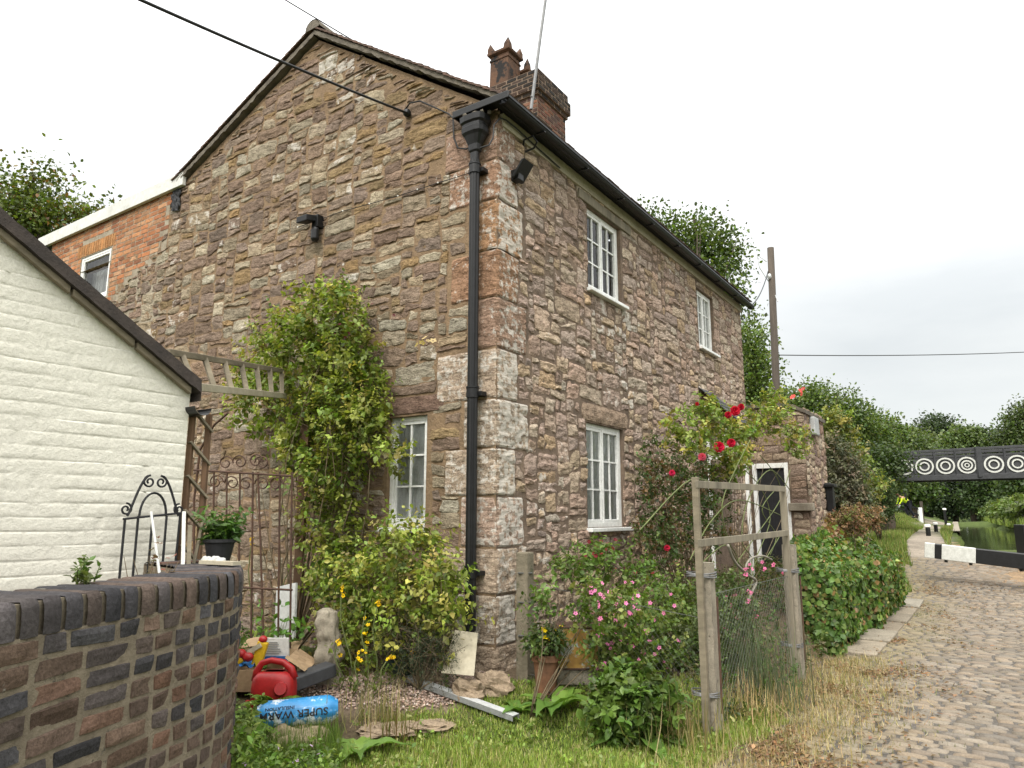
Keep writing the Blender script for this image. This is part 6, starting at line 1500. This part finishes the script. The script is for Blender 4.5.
for lab, px, py, Y, bb, cols in far:
    tree('distant_tree', lab, (at(px, py, Y).x, Y, gz(at(px, py, Y).x, Y)), [tb_(x, y, Y, a, b) for x, y, a, b in bb], 800, .34, cols, tr=.35, clus=.6, per=8)
low = [('deep green woodland tree under the footbridge left side', 925, 490, 88, [(920,488,16,18),(932,492,14,16),(922,506,18,10)], [(.022,.038,.014),(.03,.05,.018)]),
 ('deep shaded tree over the canal bend beneath the bridge', 952, 485, 92, [(950,486,20,18),(965,482,18,20),(940,492,14,12),(952,508,22,9)], [(.024,.042,.015),(.035,.056,.02)]),
 ('bushy tree over the far canal bank beneath the right rings', 990, 484, 84, [(985,484,20,16),(1002,482,20,18),(975,495,16,10),(985,504,26,10)], [(.04,.065,.02),(.05,.08,.025)]),
 ('tall hedge tree on the far bank at the right edge', 1022, 486, 70, [(1018,486,18,16),(1035,480,24,24),(1020,502,20,10)], [(.05,.08,.022),(.06,.09,.026)]),
 ('green tree filling the bank behind the handrail', 912, 487, 60, [(908,485,10,14),(918,488,10,12)], [(.05,.085,.02),(.065,.105,.026)])]
for lab, px, py, Y, bb, cols in low:
    tree('distant_tree', lab, (at(px, py, Y).x, Y, gz(at(px, py, Y).x, Y)), [tb_(x, y, Y, a, b) for x, y, a, b in bb], 800, .32, cols, tr=.3, clus=.5, per=9)
wb = []
for k in range(70):
    Y = R.uniform(110, 190); px = R.uniform(700, 1250); p = at(px, R.uniform(448, 516), Y); wb.append((tuple(p), (6, 6, 4.5)))
cen, dv = inblobs(2600, wb); n_ = 2600*6; tag(leaves_obj('far_wood', np.repeat(cen, 6, 0)+NR.normal(0, 1.2, (n_, 3)), rdir(n_), rdir(n_)+np.array((0,0,.6)), NR.uniform(.8, 1.6, n_), .45, np.repeat(pal(2600, [(.035,.055,.022),(.05,.075,.028),(.06,.085,.03)]), 6, 0), M_LEAFD), kind='stuff')
for i, (px, py, Y, rx, ry, lab, cols) in enumerate(((985,508,62,18,7,'low bush on the far canal bank left of the reeds',[(.08,.12,.03),(.06,.09,.025)]),(1005,505,55,18,8,'rounded bush on the far canal bank above the water',[(.07,.11,.025),(.10,.13,.03)]),(1022,508,46,16,10,'pale grassy bush at the right edge of the far bank',[(.12,.16,.04),(.09,.13,.03)]),(960,510,80,16,6,'low pale growth at the bend of the canal',[(.09,.13,.035),(.11,.15,.04)]),(1040,515,40,20,12,'leafy growth on the far bank beyond the frame edge',[(.10,.14,.035),(.08,.11,.03)]))):
    p = at(px, py, Y); c = canal_x(Y)+canal_w(Y)+.6; p.x = max(p.x, c+rx*Y/715*.6); g_ = gz(p.x+1, Y); bush('bank_bush', lab, 'bush', (p.x, Y, g_), [((p.x, Y, g_+ry*Y/715*.8), (rx*Y/715, 2.0, ry*Y/715)), ((p.x+1.2, Y+1.5, g_+ry*Y/715*1.1), (rx*Y/715*.8, 2.0, ry*Y/715))], 420, .4, 4, .28, .3, cols, stems=6, stemr=.03, group='bushes on the far canal bank')
# ------------------------------------------------------------------ grass, weeds, leaf litter (nobody could count them)
def scatter(name, n, fn, h, cols, bw, sp=.5, w=None, mat=None, hv=(.45,1.2)):
    P = []; H_ = []
    tries = 0
    while len(P) < n and tries < n*30:
        tries += 1; q_ = fn()
        if q_ is None: continue
        x, y, k = q_; P.append((x, y, gz(x, y)-.01)); H_.append(k)
    n = len(P); P = np.array(P); a = NR.uniform(0, 6.28, n); lean = np.abs(NR.normal(0, sp, n)); X = np.stack([np.cos(a)*lean, np.sin(a)*lean, np.ones(n)], 1); L = h*NR.uniform(hv[0], hv[1], n)*np.array(H_)
    Nn = np.stack([np.cos(a), np.sin(a), -lean], 1)
    return tag(leaves_obj(name, P, X, Nn, L, bw, pal(n, cols, .22, w), mat or M_GRS, None, droop=.35, shape='blade'), kind='stuff')
def lawn():
    x, y = R.uniform(-1.9, 2.6), R.uniform(3.3, 6.4); k = .6+.8*max(0, nz(x*1.6, y*1.6)+.35)
    if x > cob_x(y)-.10+.18*nz(x*3, y*3): return None
    if -1.75 < x < -.95 and 5.0 < y < 5.8: return None
    if y > 6.0 and R.random() < (y-6.0)*3: return None
    gv = in_gravel(x, y)
    if gv > -.15 and R.random() < min(1, .65+gv): return None
    if x < -.5 and y > 5.75: return None
    return x, y, k*(1.0 if x > -1 else 1.5)
scatter('lawn_grass', 62000, lawn, .055, [(.20,.265,.05),(.24,.30,.06),(.15,.21,.04),(.33,.32,.12),(.42,.36,.19)], .0036, 1.7, [.3,.27,.22,.13,.08])
def fringe():
    s = R.uniform(0, 1); y = lerp(4.0, 8.3, s); x = cob_x(y)+R.gauss(.12, .34); return (x, y, .5+R.random()) if y < 8.2 else None
def lw_():
    x, y = R.uniform(-1.2, 2.2), R.uniform(3.6, 6.2)
    while x > cob_x(y)-.1 or in_gravel(x, y) > -.1 or nz(x*1.8, y*1.8, 6) < -.1: x, y = R.uniform(-1.2, 2.2), R.uniform(3.6, 6.2)
    return (x, y, gz(x, y)-.05+R.uniform(0, .05))
A0 = np.array([lw_() for _ in range(900)]); Dv = NR.normal(0, .9, (900, 3))+np.array((0,0,.7)); P_, X_, N_, L_, Wd, Cc = sprigs(A0, Dv, .08, 4, .035, .30, [(.14,.21,.035),(.18,.25,.05),(.11,.16,.03),(.22,.24,.08)]); tag(leaves_obj('lawn_weeds', P_, X_, N_, L_, Wd, Cc, M_LEAF), kind='stuff')
scatter('dry_grass', 9000, fringe, .075, [(.36,.275,.145),(.30,.215,.11),(.43,.35,.20),(.16,.16,.05)], .0026, 1.8)
def bits():
    y = R.uniform(4.4, 15); e = cob_x(y); x = e+abs(R.gauss(0, .55)); k = nz(x*1.4, y*1.4, 5)
    if y > 10 and R.random() < .5: x = path_x(y)+R.uniform(.0, 3.2)
    return (x, y, 1) if k > R.uniform(-.05, .45) else None
P = []; 
while len(P) < 4200:
    q_ = bits()
    if q_: P.append((q_[0], q_[1], gz(q_[0], q_[1])+R.uniform(.006, .02)))
n = len(P); tag(leaves_obj('leaf_litter', P, np.concatenate([NR.normal(0,1,(n,2)), NR.normal(0,.2,(n,1))],1), NR.normal(0,.35,(n,3))+np.array((0,0,1)), NR.uniform(.018,.06,n), NR.uniform(.003,.014,n), pal(n, [(.22,.13,.065),(.17,.095,.048),(.26,.18,.10),(.12,.075,.04)]), M_LEAFD), kind='stuff')
def moss():
    y = R.uniform(4.6, 13); x = cob_x(y)+abs(R.gauss(0, .75)); return (x, y, .5+.7*R.random()) if nz(x*2.4, y*2.4, 9) > .12 else None
scatter('path_weeds', 2600, moss, .032, [(.10,.125,.025),(.14,.15,.03),(.08,.095,.02)], .0022, .9)
def verge():
    y = R.uniform(14, 46); px_ = path_x(y); s = R.random()
    if s < .55: x = px_-(.8 if y < 16.5 else .5)-abs(R.gauss(0, 1.0))
    else:
        x = px_+.55+R.uniform(0, 2.6)
        if y < 16.2 or x > canal_x(y)-.3: return None
        if nz(x*.9, y*.9, 4) < -.25: return None
    return x, y, .7+.6*R.random()
scatter('verge_grass', 24000, verge, .17, [(.12,.165,.035),(.15,.20,.045),(.09,.13,.028),(.22,.20,.08)], .010, .6)
def farbank():
    y = R.uniform(24, 90); x = canal_x(y)+canal_w(y)+abs(R.gauss(0, 2.2)); return x, y, 1
scatter('reed_grass', 14000, farbank, .55, [(.19,.25,.06),(.22,.27,.075),(.15,.20,.05)], .03, .6)
def weeds(name, n, fn, leaf, cols, shoot, per=5, wid=.28):
    A0 = np.array([fn() for _ in range(n)]); Dv = NR.normal(0, .5, (n, 3))+np.array((0,0,1)); P, X, N, L, W_, K = sprigs(A0, Dv, shoot, per, leaf, wid, cols); return tag(leaves_obj(name, P, X, N, L, W_, K, M_LEAF), kind='stuff'), A0
def wl_():
    q_ = R.random(); s = R.uniform(0, 1)
    if q_ < .6: p = at(lerp(205, 250, s)+R.gauss(0, 5), 740, lerp(3.25, 4.9, R.random())); 
    else: p = at(R.uniform(228, 335), 760, R.uniform(4.2, 4.7))
    z0 = gz(p.x, p.y); hm = .60*max(.12, 1-abs(p.y-3.8)/1.1) if q_ < .6 else .10
    return (p.x, p.y, z0+R.uniform(0, hm))
o, A7 = weeds('weeds', 950, wl_, .042, [(.12,.19,.035),(.15,.23,.04),(.09,.14,.028),(.19,.25,.06)], .10)
flowers('weed_flowers', [Vector(a)+Vector((0,-.04,.1)) for a in R.sample([tuple(q_) for q_ in A7], 34)], .012, (.55,.36,.58)); tag(bpy.data.objects['weed_flowers'], kind='stuff')
def wl2():
    p = gpix(R.uniform(228, 340), R.uniform(738, 772)); return (p.x, p.y, 1+R.random())
scatter('weed_grass', 2600, wl2, .11, [(.10,.16,.03),(.13,.19,.04),(.08,.12,.025)], .003, .55)
def gfront():
    t_ = R.uniform(.3, 7.5); g_ = R.uniform(-2.05, -.15); p = H(t_, g_); return (p.x, p.y, gz(p.x, p.y)+R.uniform(0, .14+.05*(t_ > 2)))
weeds('garden_ground_cover', 1700, gfront, .04, [(.06,.10,.02),(.08,.125,.028),(.05,.075,.02),(.13,.11,.05)], .10)
def gleft():
    p = H(R.uniform(-1.7, -.15), R.uniform(2.6, 5)); return (p.x, p.y, gz(p.x, p.y)+R.uniform(0, .10))
weeds('yard_ground_cover', 500, gleft, .04, [(.06,.10,.02),(.07,.09,.03)], .10)
def litter(): p = H(R.uniform(-.9, -.1), R.uniform(.1, 3)); return (p.x, p.y, 1)
scatter('yard_straw', 900, litter, .12, [(.22,.17,.09),(.12,.11,.04)], .002, 1.2)
# ------------------------------------------------------------------ person in a hi-vis jacket bending on the bank
def person(base):
    base = Vector(base); t = thing('person', 'person in a yellow hi-vis jacket and dark trousers bending forward on the bank', 'person', base)
    J = dict(pel=(0,0,.92), wai=(-.12,0,1.08), che=(-.33,0,1.24), nek=(-.45,0,1.30), hed=(-.57,0,1.36), hL=(.0,.10,.90), kL=(-.06,.12,.48), aL=(.06,.12,.08), tL=(-.09,.13,.04), hR=(.02,-.10,.90), kR=(.06,-.12,.48), aR=(.28,-.12,.10), tR=(.14,-.13,.04), sL=(-.38,.19,1.25), eL=(-.50,.22,1.0), wL=(-.62,.17,.80), fL=(-.67,.15,.73), sR=(-.38,-.19,1.25), eR=(-.50,-.22,1.0), wR=(-.62,-.17,.82), fR=(-.67,-.15,.75))
    ed = [('pel','wai'),('wai','che'),('che','nek'),('nek','hed'),('pel','hL'),('hL','kL'),('kL','aL'),('aL','tL'),('pel','hR'),('hR','kR'),('kR','aR'),('aR','tR'),('che','sL'),('sL','eL'),('eL','wL'),('wL','fL'),('che','sR'),('sR','eR'),('eR','wR'),('wR','fR')]
    rad = dict(pel=.145, wai=.135, che=.155, nek=.06, hed=.105, hL=.095, hR=.095, kL=.06, kR=.06, aL=.045, aR=.045, tL=.04, tR=.04, sL=.07, sR=.07, eL=.045, eR=.045, wL=.032, wR=.032, fL=.03, fR=.03)
    def skin(name, keys, k, mat):
        ks = [x for x in J if x in keys]; ix = {x: i for i, x in enumerate(ks)}; me = bpy.data.meshes.new(name)
        me.from_pydata([J[x] for x in ks], [(ix[a], ix[b]) for a, b in ed if a in ix and b in ix], [])
        me.materials.append(mat); o = put(name, me, t); s = o.modifiers.new('skin', 'SKIN'); s.use_smooth_shade = True
        for x in ks: me.skin_vertices[0].data[ix[x]].radius = (rad[x]*k, rad[x]*k)
        me.skin_vertices[0].data[0].use_root = True; b = o.modifiers.new('sub', 'SUBSURF'); b.levels = b.render_levels = 2; return o
    skin('body', list(J), 1, M_SKIN); skin('jacket', ['pel','wai','che','sL','eL','wL','sR','eR','wR'], 1.2, M_HIVIS); skin('trousers', ['pel','hL','kL','aL','hR','kR','aR'], 1.17, M_NAVY)
    m = MB(); m.blob(base+Vector((-.57,0,1.41)), (.125,.12,.10), 3, .12); obj('hair', m, M_HAIR, t, smooth=True)
    m = MB()
    for s in ('tL', 'tR'): q_ = Vector(J[s]); m.blob(base+q_+Vector((.04,0,.02)), (.14,.055,.06), 2, .05)
    obj('shoes', m, M_BLKM, t, smooth=True)
    return t
pp_ = at(909, 515.5, 44); pt_ = person((pp_.x, pp_.y, gz(pp_.x, pp_.y)))

# ------------------------------------------------------------------ sky, sun, camera
SUN_EL, SUN_AZ = math.radians(50), math.radians(200)
w = bpy.data.worlds.new('World'); sc.world = w; w.use_nodes = True; nt = w.node_tree; nt.nodes.clear()
out = nd(nt, 'ShaderNodeOutputWorld'); bg = nd(nt, 'ShaderNodeBackground'); bg.inputs['Strength'].default_value = .1
sky = nd(nt, 'ShaderNodeTexSky'); sky.sky_type = 'NISHITA'; sky.sun_disc = False; sky.sun_elevation = SUN_EL; sky.sun_rotation = SUN_AZ
tc = nd(nt, 'ShaderNodeTexCoord'); sx_ = nd(nt, 'ShaderNodeSeparateXYZ'); nt.links.new(tc.outputs['Generated'], sx_.inputs[0])
mp = nd(nt, 'ShaderNodeMapping'); mp.inputs['Scale'].default_value = (1.0, 1.0, 3.2); mp.inputs['Location'].default_value = (.35,.2,.1); nt.links.new(tc.outputs['Generated'], mp.inputs[0])
n1 = noise_node(nt, 1.7, 7, .55, vec=mp.outputs[0]); cl_c = ramp(nt, n1.outputs['Fac'], [(.28, (8.6,8.85,8.9)), (.50, (10.2,10.3,10.2)), (.72, (12.2,12.1,11.9))])
zr = ramp(nt, sx_.outputs['Z'], [(.0, (.50,.505,.50)), (.20, (.54,.545,.54)), (.42, (.78,.78,.78)), (1.0, (1.75,1.75,1.75))])
cl_c = mixc(nt, 1.0, cl_c, zr, 'MULTIPLY')
dt_ = nd(nt, 'ShaderNodeVectorMath', operation='DOT_PRODUCT'); nt.links.new(tc.outputs['Generated'], dt_.inputs[0]); dt_.inputs[1].default_value = (math.sin(SUN_AZ)*.9, math.cos(SUN_AZ)*.9, .35)
cl_c = mixc(nt, 1.0, cl_c, ramp(nt, dt_.outputs['Value'], [(.0, (1,1,1)), (1.0, (1.9,1.87,1.8))]), 'MULTIPLY')   # cloud is thinner and brighter around the hidden sun
c = mixc(nt, .92, sky.outputs['Color'], cl_c); nt.links.new(c, bg.inputs['Color']); nt.links.new(bg.outputs[0], out.inputs[0])
L = bpy.data.lights.new('sun', 'SUN'); L.energy = 1.5; L.angle = math.radians(14); L.color = (1.0, .96, .90)
so = bpy.data.objects.new('sun', L); C.objects.link(so)
sv = Vector((math.sin(SUN_AZ)*math.cos(SUN_EL), math.cos(SUN_AZ)*math.cos(SUN_EL), math.sin(SUN_EL))); so.rotation_euler = sv.to_track_quat('Z', 'Y').to_euler(); so.location = (0, 0, 30)
cd = bpy.data.cameras.new('camera'); co = bpy.data.objects.new('camera', cd); C.objects.link(co); co.location = (0, 0, EYE); co.rotation_euler = (math.pi/2+PITCH, 0, 0)
cd.sensor_width = 36; cd.lens = 36*F/1024; cd.clip_start = .05; cd.clip_end = 3000; sc.camera = co
sc.view_settings.view_transform = 'Standard'; sc.view_settings.look = 'None'; sc.view_settings.gamma = 1; sc.view_settings.exposure = 0.8
sc.cycles.max_bounces = 8; sc.cycles.transparent_max_bounces = 12
